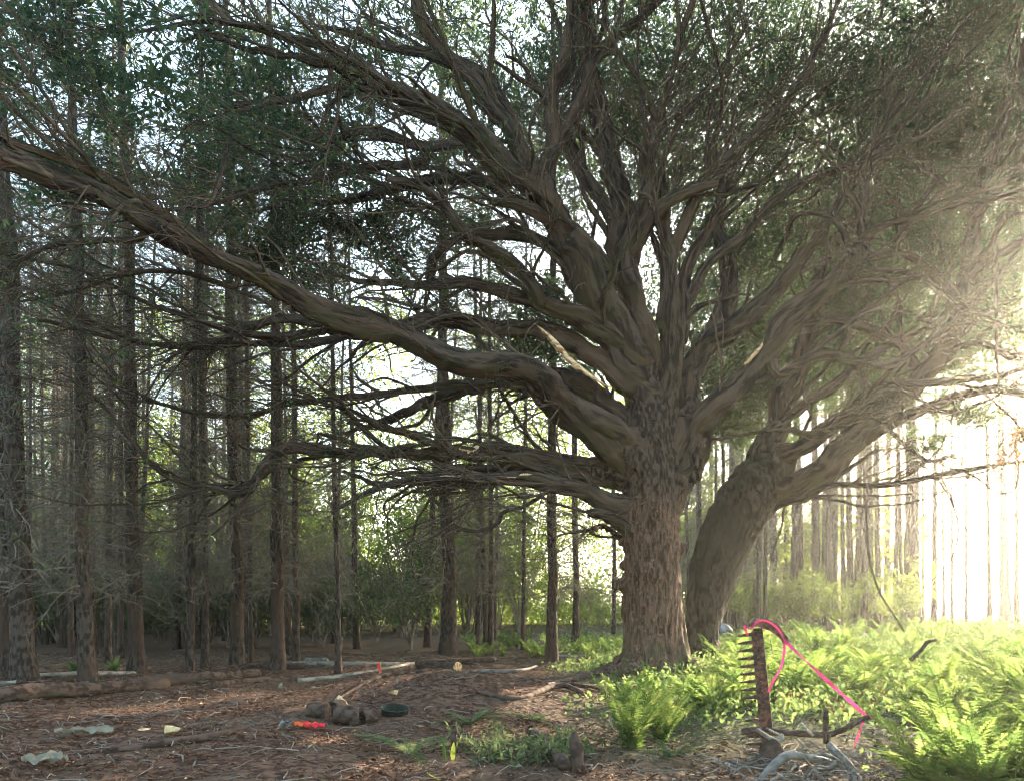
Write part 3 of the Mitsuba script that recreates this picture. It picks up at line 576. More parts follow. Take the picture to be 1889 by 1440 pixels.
# ---------------------------------------------------------------- crown foliage (pads of small leaves at the ends of the limbs)
def pad(rng, px, py, d, rx, ry, rz, n):
    c = at(px, py, d)
    m = max(4, n // 28)
    u = unit(rng.normal(size=(m, 3))) * (rng.random((m, 1)) ** .45)
    u = u[rng.integers(m, size=n)] + rng.normal(size=(n, 3)) * .13
    lump = u + .35 * np.sin(u[:, [1, 2, 0]] * 5 + rng.random(3) * 6)
    return c + lump * [rx, ry, rz]
r = np.random.default_rng(31)
PADS = [  # px, py, depth, radii, clumps
 (1000, 60, 21, 3.5, 2.5, 2.2, 800), (1180, 300, 22, 3.0, 2, 2.6, 900), (1350, 180, 21, 3.0, 2.2, 2.6, 1300), (1330, 480, 22, 2.6, 2, 2.4, 1100), (1480, 330, 21, 2.8, 2.2, 2.6, 1300), (1560, 120, 20, 3.0, 2.5, 2.4, 1500),
 (1420, 640, 22, 2.6, 2, 2.0, 1000), (1560, 560, 21, 2.8, 2, 2.4, 1300), (1680, 400, 20, 2.8, 2.2, 2.6, 1500), (1750, 180, 19, 3.0, 2.4, 2.6, 1600), (1830, 350, 19, 2.6, 2, 2.6, 1400), (1700, 580, 20, 2.2, 1.8, 1.8, 700), (1850, 540, 19, 2.0, 1.8, 1.8, 700),
 (1880, 60, 18, 2.6, 2, 2.4, 1200), (1280, 730, 21, 2.0, 1.6, 1.4, 550), (1390, 760, 22, 1.6, 1.4, 1.2, 300), (1590, 690, 20, 1.4, 1.4, .8, 260), (1700, 790, 19, 1.4, 1.2, .6, 90), (1800, 790, 18, 1.2, 1.2, .6, 60),
 (60, 90, 10.5, 1.6, 1.6, 1.1, 1500), (220, 130, 11.5, 1.6, 1.5, 1.0, 900), (330, 260, 12.5, 1.8, 1.5, 1.2, 600), (120, 240, 10.5, 1.1, 1.0, .8, 420), (420, 110, 13.5, 2.0, 1.6, 1.4, 600), (560, 60, 17, 2.4, 2, 1.6, 450), (760, 60, 18, 2.4, 2, 1.6, 420), (200, 20, 10.5, 1.8, 1.5, .6, 900),
 (560, 430, 17.5, 1.7, 1.5, 1.1, 1500), (680, 400, 18, 1.8, 1.4, 1.1, 1000), (760, 470, 18.5, 1.4, 1.2, .9, 500), (420, 350, 16, 1.8, 1.4, 1.1, 700), (620, 250, 18, 2.2, 1.6, 1.4, 700), (480, 260, 16, 2.0, 1.5, 1.2, 600), (840, 330, 19, 2.2, 1.6, 1.6, 600), (800, 210, 20, 2.2, 1.6, 1.4, 350), (920, 440, 20, 1.8, 1.5, 1.4, 500), (1060, 620, 20, 1.6, 1.4, 1.2, 500), (930, 560, 21, 1.6, 1.4, .8, 200), (960, 690, 20, 1.6, 1.4, .8, 240),
 (300, 330, 14, 1.6, 1.2, 1.0, 350), (180, 440, 15, 2.2, 1.4, 1.0, 260),
]
# crown continued out of view above and around, added to block sky and sun
for a in range(16):
    th, zz = r.random() * 6.28, r.uniform(14, 18)
    PADS.append((0, 0, 0, (3 + 8 * math.sqrt(r.random()) * math.cos(th), 15.5 + 7.5 * math.sqrt(r.random()) * math.sin(th), zz), 2.6, 1.4, 700))
for a in range(5):
    PADS.append((0, 0, 0, (r.uniform(11.5, 14.5), r.uniform(9, 22), r.uniform(9.5, 14)), 2.2, 1.6, 650))
C = []
for p in PADS:
    if isinstance(p[3], tuple):
        u = unit(r.normal(size=(p[6], 3))) * (r.random((p[6], 1)) ** .45)
        C.append(np.array(p[3]) + (u + .35 * np.sin(u[:, [1, 2, 0]] * 5 + r.random(3) * 6)) * [p[4], p[4], p[5]])
    else:
        C.append(pad(r, *p[:6], int(p[6] * (1.55 if p[0] > 950 else .13 if p[2] < 13 else .40))))
C = np.vstack(C)
left = C[:, 0] < 6.2
for key, sel, e, c0 in ((TREE, left, ends, ctr), (LEAN, ~left, ends2, at(1400, 900, D1))):
    c = C[sel]
    outward = unit(unit(c - c0) + [0, 0, -.1])
    m1 = fans(r, c, outward, 8, .17, (.09, .2), (.035, .07))
    far = (np.linalg.norm((e[:, :3] - c0) * [1, 1, .6], axis=1) > 5.2) & (r.random(len(e)) < .30)
    m2 = sprays(r, e[far, :3], unit(e[far, 3:]), 4, .05, (.06, .13), (.025, .05))
    tips = c[r.random(len(c)) < .35]
    d = unit(tips - c0 + r.normal(size=tips.shape) * 1.5)
    st = np.stack([tips - d * .35, tips - d * .1 + r.normal(size=tips.shape) * .04, tips + d * .2], 1)
    put(key + '__crown', join(m1, m2), 'crown_leaf', False, label='dark green crown of small leaves', kind='stuff')
    put(key + '__crown_twigs', tubes(st, np.tile([.009, .006, .003], (len(tips), 1)), 3), 'twig_bark', True, kind='stuff')

# ---------------------------------------------------------------- pines (a few kinds, placed many times)
def pine_parts(seed, H=19.0, R0=.2, dead=(1.9, 10.5), crown=(9.5, 19), dense=1.0, crown_n=1.0):
    r = np.random.default_rng(seed)
    k = 26
    z = np.linspace(-.2, H, k)
    P = np.stack([np.cumsum(r.normal(size=k) * .02), np.cumsum(r.normal(size=k) * .02), z], 1)
    P[:, :2] -= P[0, :2]
    R = R0 * (1 - .8 * (z / H)) * (1 + .5 * np.exp(-np.maximum(z, 0) / .25)) * (1 + .05 * r.normal(size=k))
    trunk = tubes(P[None], R[None], 12)
    trunk = (gnarl(r, trunk[0], .012, 6), trunk[1])
    def whorls(z0, z1, step, per, L, tilt, droop):
        zz = np.repeat(np.arange(z0, z1, step), per)
        zz = zz + r.normal(size=len(zz)) * .08
        n = len(zz)
        th = r.random(n) * 6.28
        l = r.uniform(*L, n)
        base = np.stack([np.interp(zz, z, P[:, 0]), np.interp(zz, z, P[:, 1]), zz], 1)
        d = np.stack([np.cos(th), np.sin(th), tilt + .25 * r.normal(size=n)], 1)
        kk = 6
        t = np.linspace(0, 1, kk)
        pts = base[:, None] + (d[:, None] * t[None, :, None]) * l[:, None, None]
        pts[..., 2] += droop * l[:, None] * t[None] ** 2 + np.cumsum(r.normal(size=(n, kk)) * .03, 1)
        pts[..., :2] += np.cumsum(r.normal(size=(n, kk, 2)) * .04, 1)
        return pts, np.linspace(.015, .005, kk)[None] * np.ones((n, 1))
    A, RA = whorls(dead[0], dead[1], .42, int(6 * dense), (.7, 2.3), .25, -.25)
    B, RB = grow(r, A, RA, int(len(A) * 6), (.25, .8), (.5, 1.2), .18, (0, 0, -.2), 3, .7, .1, rmin=.004)
    C, RC = grow(r, B, RB, int(len(A) * 6), (.12, .4), (.4, 1.1), .2, (0, 0, -.1), 3, .8, .1, rmin=.003)
    deadm = join(tubes(A, RA, 4), tubes(B, RB, 3), tubes(C, RC, 3))
    K, RK = whorls(crown[0], crown[1], .55, 5, (.9, 2.2), .35, -.2)
    n = int(len(K) * 14 * crown_n)
    i = r.integers(len(K), size=n); t = (.25 + .75 * r.random(n)) * 4.99
    f = (t % 1)[:, None]
    c = K[i, t.astype(int)] * (1 - f) + K[i, t.astype(int) + 1] * f
    m = sprays(r, c, unit(K[i, -1] - K[i, 0]), 6, .1, (.14, .28), (.03, .06))
    return {'trunk': (trunk, 'pine_bark', True, None), 'dead_branches': (deadm, 'dead_twig', True, 'stuff'), 'crown': (join(m), 'needle', False, 'stuff'), 'crown_branches': (tubes(K, RK * 1.6, 4), 'dead_twig', True, 'stuff')}
GROUPS = {}
def group(gname, parts):
    g = {'type': 'shapegroup'}
    for k, (mesh, bsdf, sm, kind) in parts.items():
        g[k] = mikit.ply(mesh, bsdf, smooth=sm)
    scene[gname] = g
    GROUPS[gname] = {k: v[3] for k, v in parts.items()}
def place(gname, key, m, label, cat, grp=None, kinds=True):
    scene[key] = {'type': 'instance', 'shapegroup': {'type': 'ref', 'id': gname}, 'to_world': m}
    tag(key, label, cat, grp)
    if kinds and len(GROUPS[gname]) > 1:
        for k, kind in GROUPS[gname].items():
            if kind:
                labels[f'{key}__{k}'] = {'kind': kind}
for i in range(4):
    group(f'pine_kind_{i}', pine_parts(100 + i, dead=(1.7, 11), dense=1.5, crown=(11, 19), crown_n=.24))
for i in range(3):
    group(f'tall_pine_kind_{i}', pine_parts(120 + i, H=24, R0=.2, dead=(5, 14), crown=(14, 24), dense=.4, crown_n=.4))
for i in range(2):
    group(f'deep_pine_kind_{i}', pine_parts(140 + i, H=18, R0=.17, dead=(2.4, 11.5), crown=(12, 18), dense=1.0, crown_n=.2))
def where(px, table):
    for edge, text in table:
        if px < edge:
            return text
def pine(gname, p, w, lean, rz, label, grp=None, zs=1.0):
    m = T().translate([float(p[0]), float(p[1]), float(p[2])]).rotate([0, 1, 0], lean).rotate([0, 0, 1], rz).scale([w, w, zs])
    place(gname, name('pine_tree'), m, label, 'tree', grp)
r = np.random.default_rng(41)
NEAR = [ # px base, py base, trunk px, lean deg, label
 (46, 1256, 46, -3.0, 'thickest pine at the far left edge, its trunk leaning slightly left'), (12, 1250, 26, -1.5, 'slim pine cut by the left photo edge beside the thickest pine'), (163, 1256, 32, -1.6, 'reddish pine trunk with fan of pale dead branches on its left'),
 (252, 1243, 31, -1.8, 'dark pine trunk next to small bright ferns at its foot'), (350, 1240, 16, 1.0, 'thin pine with bright sunlit right edge, just behind the mossy log'), (378, 1233, 15, -.5, 'thin dark pine right beside the thin sunlit pine'), (437, 1230, 27, -1.0, 'straight brown pine behind the right end of the long log'),
 (513, 1236, 27, -1.2, 'dark pine leaning left above the pale pole'), (547, 1222, 15, -.8, 'thin pine with orange sunlit strip, right of the dark leaning pine'), (624, 1240, 12, -1.0, 'very thin dark pine standing in the clearing before the logs'), (826, 1206, 34, -.8, 'broad dark pine behind the cut logs in the centre'),
 (906, 1206, 12, -.4, 'slim grey pine right of the broad centre pine'), (965, 1196, 9, .3, 'very slim pine midway between the centre pine and the old trunk'), (1018, 1222, 23, 0, 'dark straight pine just left of the old brown trunk'), (1061, 1192, 15, -.2, 'pale brown pine between the straight pine and old trunk'), (1133, 1180, 10, 0, 'thin pine touching the left outline of the old trunk')]
for i, (px, py, w, lean, lab) in enumerate(NEAR):
    p = ground_at(px, py)
    pine(f'pine_kind_{i % 4}', p, w / F * p[1] / .44, lean, r.random() * 360, lab, zs=r.uniform(.9, 1.1))
RIGHT = [(1352, 8), (1383, 11), (1408, 18), (1425, 15), (1448, 7), (1463, 15), (1478, 16), (1500, 6), (1518, 10), (1540, 11), (1556, 9), (1581, 14), (1603, 17), (1619, 11), (1650, 9), (1664, 8), (1682, 30), (1703, 5), (1722, 10), (1741, 5), (1756, 5), (1783, 5), (1826, 8), (1855, 18), (1876, 9)]
RLAB = {1682: 'stout leafy trunk at the edge of the white glare', 1855: 'thickest dark pine trunk against the white glare', 1408: 'dark pine trunk directly above the rusty bar', 1826: 'slim pine left of the thick trunk in the glare', 1876: 'slim pine at the right photo edge in the glare'}
for i, (px, w) in enumerate(RIGHT):
    py = r.uniform(1148, 1162)
    p = ground_at(px, py)
    pine(f'tall_pine_kind_{i % 3}', p, w / F * p[1] / .40, r.normal() * .8, r.random() * 360, RLAB.get(px, ('slim brown pine trunk in the backlit stand above the rusty bar' if px < 1480 else 'slim brown pine trunk in the backlit stand right of the rusty bar') if px < 1700 else 'very thin bare trunk standing in the white glare'),
         None if px in RLAB else (('slim trunks above the rusty bar' if px < 1480 else 'slim trunks right of the rusty bar') if px < 1700 else 'thin trunks in the glare'))
for n in range(12):
    d = r.uniform(28, 44)
    x = (r.uniform(1235, 1420) - CX) / F * d
    pine(f'deep_pine_kind_{n % 2}', (x, d, ground_z(x, d)), r.uniform(.45, .8), r.normal() * 1.2, r.random() * 360, 'thin twiggy pine seen between and just right of the two big trunks', 'thin pines behind the two big trunks')
n = 0
while n < 84:
    d = r.uniform(19, 44)
    x = r.uniform(-.75, .2) * d
    px = CX + x / d * F
    if px > 480 and (d > 32 or r.random() < .4):
        continue
    if d < 24 and 560 < px < 1120:
        continue
    if px > 1130 and d < 30:
        continue
    if 960 < px < 1120 and d > 26:
        continue
    pine(f'deep_pine_kind_{n % 2}', (x, d, ground_z(x, d)), r.uniform(.32, .7), r.normal() * 1.2, r.random() * 360, *[('thin dark pine deep in the shade ' + q, 'deep pines ' + q) for q in [where(px, ((110, 'behind the thickest pine at the left edge'), (300, 'between the reddish pine and the bright ferns'), (475, 'behind the thin sunlit pine and straight brown pine'), (700, 'behind the dark pine leaning left'), (9e9, 'behind the broad centre pine')))]][0], r.uniform(.8, 1.1))
    n += 1
for n in range(20):
    d = r.uniform(40, 64)
    x = r.uniform(.25, .5) * d
    pine(f'tall_pine_kind_{n % 3}', (x, d, ground_z(x, d)), r.uniform(.7, 1.2), r.normal() * .8, r.random() * 360, 'slim brown pine trunk in the backlit stand beyond the ferns', 'slim trunks of the backlit stand', r.uniform(.8, 1.0))

# far wood that closes the view
def wood(r, n, xr, yr, zr, L, W):
    c = np.stack([r.uniform(*xr, n), r.uniform(*yr, n), zr[0] + (zr[1] - zr[0]) * r.random(n) ** 1.5], 1)
    g = meshkit.fbm(c * [.35, .2, .28], 3)
    c = c[g > .40 + .10 * (c[:, 2] / zr[1])]
    return sprays(r, c, np.tile([0, -.3, .3], (len(c), 1)), 5, .3, L, W)
put('far_wood', wood(r, 42000, (-48, 12), (46, 54), (.3, 20), (.14, .34), (.09, .2)), 'bush_leaf', False, 'mass of sunlit leaves closing the view far behind the plantation', 'trees', kind='stuff')

put('wood_behind', join(wood(r, 9000, (-45, 28), (-26, -12), (.3, 17), (.35, .7), (.2, .4)), wood(r, 5000, (-44, -26), (-14, 30), (.3, 17), (.35, .7), (.2, .4))), 'bush_leaf', False, 'wood standing around the clearing on the near side', 'trees', kind='stuff')  # unseen foliage added behind and left of the camera to block sky light

# ---------------------------------------------------------------- leafy bushes of the understorey
def bush(r, h, w, n, zmin=0, bsdf='bush_leaf'):
    st = np.zeros((7, 6, 3))
    for i in range(7):
        a = r.random() * 6.28
        t = np.linspace(0, 1, 6)
        st[i] = np.stack([np.cos(a) * w * .7 * t ** 1.3 + r.normal(size=6) * .03, np.sin(a) * w * .7 * t ** 1.3 + r.normal(size=6) * .03, h * .95 * t * r.uniform(.7, 1)], 1)
    rs = np.linspace(.03, .008, 6)[None] * np.ones((7, 1))
    B, RB = grow(r, st, rs, 60, (.3, .9), (.3, 1.0), .2, (0, 0, .2), 4, .5, .3)
    c = B[r.integers(60, size=n), r.integers(1, 4, size=n)] + r.normal(size=(n, 3)) * .16
    c[:, 2] = np.where(c[:, 2] < zmin, zmin + (h - zmin) * r.random(n), c[:, 2])
    return {'stem': (join(tubes(st, rs, 5), tubes(B, RB, 3)), 'dead_twig', True, None), 'foliage': (sprays(r, c, unit(r.normal(size=(n, 3))), 6, .09, (.09, .18), (.05, .1)), bsdf, False, 'stuff')}
for i in range(2):
    group(f'sapling_kind_{i}', bush(np.random.default_rng(80 + i), 5.6, 2.0, 190, 2.4))
    group(f'dark_bush_{i}', bush(np.random.default_rng(90 + i), 2.6, 1.6, 320, 0, 'needle'))
for i in range(3):
    group(f'bush_kind_{i}', bush(np.random.default_rng(60 + i), 4.2, 1.9, 420))
n = 0
while n < 26:
    d = r.uniform(34, 44)
    px = r.uniform(480, 1180)
    x = (px - CX) / F * d
    s = r.uniform(.7, 1.5) * (.5 if 960 < px < 1130 else 1)
    place(f'bush_kind_{n % 3}', name('bush'), T().translate([x, d, float(ground_z(x, d))]).rotate([0, 0, 1], r.random() * 360).scale([s, s, s * r.uniform(.9, 1.4)]), *(lambda q: ('pale green backlit bush ' + q, 'bush', 'backlit bushes ' + q))(where(px, ((800, 'left of the broad centre pine'), (9e9, 'between the broad centre pine and the old trunk')))))
    n += 1
for n in range(44):
    d = r.uniform(44, 62)
    px = 1230 + 450 * r.random() ** 1.35
    x = (px - CX) / F * d
    s = r.uniform(1.3, 2.3)
    place(f'sapling_kind_{n % 2}', name('sapling'), T().translate([x, d, float(ground_z(x, d))]).rotate([0, 0, 1], r.random() * 360).scale([s, s, s * r.uniform(.65, 1.0)]), 'tall loose backlit leafy sapling among the trunks right of the leaning tree', 'tree', 'backlit saplings right of the leaning tree')
for n in range(30):
    d = r.uniform(36, 56)
    px = r.uniform(1330, 1700)
    x = (px - CX) / F * d
    s = r.uniform(.5, .9)
    place(f'bush_kind_{n % 3}', name('bush'), T().translate([x, d, float(ground_z(x, d))]).rotate([0, 0, 1], r.random() * 360).scale([s, s, s]), 'low sunny bush under the backlit pine stand on the right', 'bush', 'low bushes under the backlit stand')
for n in range(34):
    d = r.uniform(32, 44)
    px = r.uniform(-60, 900)
    x = (px - CX) / F * d
    s = r.uniform(1.1, 1.9)
    place(f'sapling_kind_{n % 2}', name('sapling'), T().translate([x, d, float(ground_z(x, d))]).rotate([0, 0, 1], r.random() * 360).scale([s, s, s * r.uniform(.8, 1.1)]), 'tall loose leafy sapling backlit far behind the left pine trunks', 'tree', 'backlit saplings behind the left pines')
for n in range(76):
    d = r.uniform(25, 44)
    px = r.uniform(-60, 760)
    x = (px - CX) / F * d
    s = r.uniform(.6, 1.2)
    place(f'dark_bush_{n % 2}', name('bush'), T().translate([x, d, float(ground_z(x, d))]).rotate([0, 0, 1], r.random() * 360).scale([s, s, s * 1.2]), *(lambda q: ('dark shaded bush ' + q, 'bush', 'dark bushes ' + q))(where(px, ((200, 'low behind the far left pine trunks'), (480, 'low behind the thin sunlit pine'), (9e9, 'low behind the orange flag and the cut logs')))))

# ---------------------------------------------------------------- ferns
def frond(r, L, az, tilt, arch, n=27):
    t = np.linspace(0, 1, n + 2)
    el = tilt - arch * t ** 1.4
    step = L / (n + 1)
    h = np.concatenate([[0], np.cumsum(np.cos(el[:-1]) * step)]); v = np.concatenate([[0], np.cumsum(np.sin(el[:-1]) * step)])
    u, s = np.array([math.cos(az), math.sin(az), 0]), np.array([-math.sin(az), math.cos(az), 0])
    P = h[:, None] * u + v[:, None] * [0, 0, 1] + s * (.06 * L * np.sin(t * 2 + r.random() * 6))[:, None]
    stem = tubes(P[None], np.linspace(.006, .002, n + 2)[None], 3)
    i = np.arange(2, n + 2)
    tan = unit(P[i] - P[i - 1]); nr = unit(np.cross(s, tan)); nr = nr * np.sign(nr[:, 2:3] + 1e-6)
    prof = np.sin(np.pi * np.clip((t[i] + .12) / 1.16, 0, 1)) ** .6
    ms = [stem]
    for sg in (-1, 1):
        d = unit(s * sg + tan * .45 + r.normal(size=tan.shape) * .09)
        ms.append(leaves(P[i], d, nr, L * .13 * prof * r.uniform(.85, 1.1, len(i)) + .012, np.full(len(i), L * .036) * r.uniform(.85, 1.1, len(i)), .05))
    return join(*ms)
def fern(seed, n, L, tilt, arch, bsdf='fern_leaf'):
    r = np.random.default_rng(seed)
    return {('frond' if i == 0 else f'frond_{i:03d}'): (frond(r, r.uniform(*L), i * 2.4 + r.normal() * .3, r.uniform(*tilt), r.uniform(*arch)), bsdf, False, None) for i in range(n)}
for i in range(3):
    group(f'fern_kind_{i}', fern(200 + i, 13, (.55, .95), (.75, 1.4), (.6, 1.5)))
group('fern_flat', fern(210, 10, (.5, .8), (.35, .8), (.5, 1.1), 'dull_leaf'))
group('fern_brown', fern(212, 9, (.5, .8), (.3, 1.0), (1.0, 2.0), 'dead_leaf'))
group('fern_upright', fern(211, 14, (.6, .85), (1.0, 1.45), (.2, .7)))
for i in range(2):
    one = join(*[m for m, *_ in fern(220 + i, 11, (.5, .9), (.7, 1.4), (.6, 1.5)).values()])
    group(f'far_fern_{i}', {'frond': (one, 'fern_leaf', False, None)})
def put_fern(g, px, py, s, label, grp=None):
    p = ground_at(px, py)
    place(g, name('fern'), T().translate([float(x) for x in p]).rotate([0, 0, 1], r.random() * 360).scale(s), label, 'fern', grp)
put_fern('fern_upright', 1218, 1372, .9, 'bright upright fern just right of the yellow green clump')
put_fern('fern_upright', 1168, 1388, 1.2, 'brilliant yellow green upright fern clump alone in the sunlit patch')
put_fern('fern_kind_1', 1232, 1352, .8, 'bright fern leaning right just behind the brightest clump')
put_fern('fern_flat', 1235, 1398, .75, 'low fern with arched pale fronds right of the brightest clump')
put_fern('fern_kind_2', 1140, 1300, .7, 'shaded dull fern directly in front of the old trunk foot')
put_fern('fern_kind_0', 1215, 1290, .7, 'shaded fern at the right foot of the old trunk')
put_fern('fern_flat', 755, 1390, .95, 'flattened grey green fern in the middle of the bark mulch')
put_fern('fern_flat', 870, 1335, .8, 'small dull fern on the slope behind the little stump')
put_fern('fern_flat', 985, 1330, .6, 'thin shaded fern left of the trunk roots')
put_fern('fern_kind_0', 210, 1238, .55, 'small bright fern between two pine trunks on the left')
put_fern('fern_kind_1', 135, 1240, .5, 'small bright fern left of the reddish pine')
put_fern('fern_kind_1', 5, 1240, .6, 'small lit fern at the left photo edge')
for px, py in ((1455, 1300), (1530, 1262), (1620, 1290), (1715, 1255), (1740, 1340), (1830, 1310), (1870, 1400), (1650, 1230), (1780, 1210), (1400, 1262), (1560, 1320), (1850, 1440)):
    put_fern('fern_brown', px, py, r.uniform(.8, 1.2), 'withered brown fern among the green ones in the right bank', 'withered ferns of the right bank')
n = 0
while n < 110:
    px, py = r.uniform(1290, 1980), 1190 + 320 * r.random() ** 1.4
    if px < 1480 and py > 1340: continue
    if px < 1690 and py > 1322: continue
    if px < 1700 and py > 1440: continue
    if px < 1360 and py < 1230: continue
    q = 'big shaded fern in the lower right corner of the bank' if py > 1330 else ('sunlit fern between the old trunk and the rusty bar' if px < 1420 else 'sunlit fern behind the pink tape' if px < 1610 else 'brightly sunlit fern right of the pink tape')
    put_fern(f'fern_kind_{n % 3}' if n % 5 else 'fern_upright', px, py, r.uniform(.65, 1.35), q, q.replace('fern', 'ferns', 1))
    n += 1
for n in range(70):
    px, py = r.uniform(1380, 1950), r.uniform(1155, 1195)
    p = ground_at(px, py)
    if p[1] > 45: continue
    place(f'far_fern_{n % 2}', name('fern'), T().translate([float(x) for x in p]).rotate([0, 0, 1], r.random() * 360).scale(r.uniform(.9, 1.4)), 'fern at the far sunlit edge of the right bank', 'fern', 'far ferns of the right bank')
for n in range(30):
    px, py = r.uniform(840, 1150), r.uniform(1180, 1215)
    p = ground_at(px, py)
    place(f'far_fern_{n % 2}', name('fern'), T().translate([float(x) for x in p]).rotate([0, 0, 1], r.random() * 360).scale(r.uniform(.6, .9)), 'small fern in the shade behind the logs left of the old trunk', 'fern', 'shaded ferns behind the logs')

# ground cover and litter (stuff)
def scatter(r, n, box, dens=None):
    x, y = r.uniform(box[0], box[1], n), r.uniform(box[2], box[3], n)
    k = np.abs(x) < .7 * y + .5
    if dens is not None:
        k &= r.random(n) < dens(x, y)
    return x[k], y[k]
r = np.random.default_rng(51)
x, y = scatter(r, 60000, (0, 22, 7, 30), lambda x, y: np.clip((x - 1.4 - .8 * np.sin(y)) / 1.5, 0, 1) * np.clip((y - 8.2) / 3, .05, 1) * np.where((x > 3) | (y > 9.3), 1, .2))
c = np.stack([x, y, ground_z(x, y) + r.random(len(x)) ** 2 * .28 + .02], 1)
put('ground_cover', sprays(r, c, unit(r.normal(size=c.shape) * .6 + [0, 0, .8]), 3, .05, (.05, .13), (.03, .07)), 'cover_leaf', False, 'low leafy ground cover between the ferns on the right', 'plants', kind='stuff')
x, y = scatter(r, 190000, (-15, 15, 6.3, 24), lambda x, y: np.where(x < 2 + 1.2 * np.sin(y), 1, .35) * np.clip(9 / y, .2, 1))
n = len(x)
c = np.stack([x, y, ground_z(x, y) + r.uniform(.0, .035, n)], 1)
a = r.random(n) * 6.28
d = unit(np.stack([np.cos(a), np.sin(a), r.normal(size=n) * .25], 1))
big = r.random(n) ** 3
m = leaves(c, d, unit(r.normal(size=(n, 3)) * .45 + [0, 0, 1]), .025 + .09 * big, .012 + .03 * big * r.random(n), .12)
pal = np.array([(.11, .055, .036), (.18, .095, .062), (.25, .145, .095), (.14, .075, .05), (.33, .21, .14), (.52, .38, .25), (.75, .62, .48)])
col = .56 * pal[r.choice(7, n, p=[.28, .26, .2, .14, .08, .03, .01])] * r.uniform(.8, 1.2, (n, 1))
put('bark_mulch', m, 'chip', False, 'brown bark chips and dead leaves covering the clearing floor', 'mulch', kind='stuff', color=np.repeat(col, 4, 0))
x, y = scatter(r, 4200, (-13, 12, 6.4, 22), lambda x, y: np.clip(10 / y, .2, 1) * np.where(x > 5, .5, 1))
n = len(x)
a = r.random(n) * 6.28
L = .1 + .5 * r.random(n) ** 3
P = np.stack([np.stack([x + L * t * np.cos(a + .4 * t), y + L * t * np.sin(a + .4 * t), ground_z(x, y) + .02 + .05 * r.random(n) * (t > 0)], 1) for t in (0, .35, .7, 1)], 1)
put('fallen_twigs', tubes(P, np.stack([.003 + .006 * r.random(n) ** 2] * 4, 1) * np.array([1, 1, .8, .5]), 4), 'dead_twig', True, 'thin dead twigs strewn over the bark mulch', 'twigs', kind='stuff')

# ---------------------------------------------------------------- logs
def log(rows, label, bsdf='log_bark', lift=.45, cat='log', kind='fallen_log', face='cut_wood', cut=False, wob=.05, grp=None):
    """rows: (px, py of the axis, width px). The log lies where its underside meets the ground."""
    r = np.random.default_rng(int(rows[0][0] * 7 + rows[0][1] * 13) % 99991)
    pts = []
    for px, py, w in rows:
        g = ground_at(px, py + w / 2 * 1.0)
        R = w / F * g[1] / 2
        pts.append([g[0], g[1], g[2] + R * .9, R])
    s = spline(pts, max(10, int(np.linalg.norm(np.array(pts[0]) - pts[-1]) / .15)))
    s[:, :3] += (gnarl(r, s[:, :3], .4, 1.2) - s[:, :3]) * s[:, 3:4] * .5
    R = s[:, 3] * (1 + wob * r.normal(size=len(s)))
    V, f = tubes(s[None, :, :3], R[None], 14, not cut)
    V = gnarl(r, V, float(s[:, 3].mean() * .07), 8)
    k = name(kind)
    put(k, (V, f), bsdf, True, label, cat, grp)
    if cut:
        for end, nxt in ((0, 1), (-1, -2)):
            t = unit(s[end, :3] - s[nxt, :3])
            P = np.stack([s[end, :3] - t * .03, s[end, :3] + t * .006])
            put(name(k + '__cut_end'), tubes(P[None], np.array([[R[end], R[end] * .99]]) * .985, 18, True), face, 30)
    return k
log([(-110, 1290, 32), (0, 1282, 30), (120, 1272, 27), (260, 1263, 25), (300, 1258, 22)], 'long reddish brown log entering from the left photo edge')
log([(240, 1262, 22), (320, 1253, 22), (400, 1246, 18), (474, 1239, 15)], 'mossy pale log resting end to end against the long reddish log')
log([(395, 1262, 15), (430, 1257, 15), (500, 1252, 14), (560, 1250, 11)], 'short dark red log continuing right of the mossy log')
log([(548, 1254, 10), (620, 1246, 9), (690, 1236, 7), (785, 1218, 4)], 'pale barkless pole pointing up the mound past the orange flag', 'pale_log', kind='fallen_pole', cat='pole')
log([(770, 1226, 17), (810, 1229, 18), (845, 1231, 19)], 'sawn log on the mound showing a round yellow cut face', cut=True)
log([(780, 1222, 12), (850, 1219, 12), (910, 1217, 12)], 'log with pale end behind the round cut face', 'log_bark', cut=True, face='pale_log')
log([(390, 1231, 11), (460, 1228, 11), (560, 1228, 11)], 'dark log lying between the straight brown pine and the dark leaning pine')
log([(530, 1222, 9), (640, 1223, 9), (770, 1224, 8)], 'long grey log lying behind the orange flag', 'pale_log')
log([(565, 1216, 13), (602, 1216, 13)], 'short thick log section behind the thin sunlit pine', 'grey_stick')
log([(860, 1240, 6), (900, 1238, 8), (960, 1236, 6), (990, 1228, 4)], 'weathered split branch lying right of the cut log', 'grey_stick', kind='fallen_branch', cat='branch')
log([(1030, 1210, 7), (1090, 1207, 8), (1150, 1205, 6)], 'pale grey log behind and left of the old trunk', 'grey_stick')
log([(1020, 1203, 4), (1080, 1201, 5), (1140, 1198, 4)], 'thin pale pole behind the grey log left of the old trunk', 'pale_log', kind='fallen_pole', cat='pole')
log([(1440, 1193, 11), (1500, 1186, 12), (1570, 1179, 13), (1618, 1170, 13)], 'grey log lying beyond the fern bank right of the rusty bar', 'grey_stick')
for i, (yy, x0, x1, lab) in enumerate(((1182, 1318, 1402, 'uppermost pale blue grey pole right of the leaning trunk foot'), (1189, 1316, 1410, 'middle pale blue grey pole right of the leaning trunk foot'), (1197, 1318, 1395, 'lowest pale blue grey pole right of the leaning trunk foot'))):
    log([(x0, yy, 6), ((x0 + x1) / 2, yy - 1, 6), (x1, yy - 2, 5)], lab, 'pale_log', kind='fallen_pole', cat='pole')
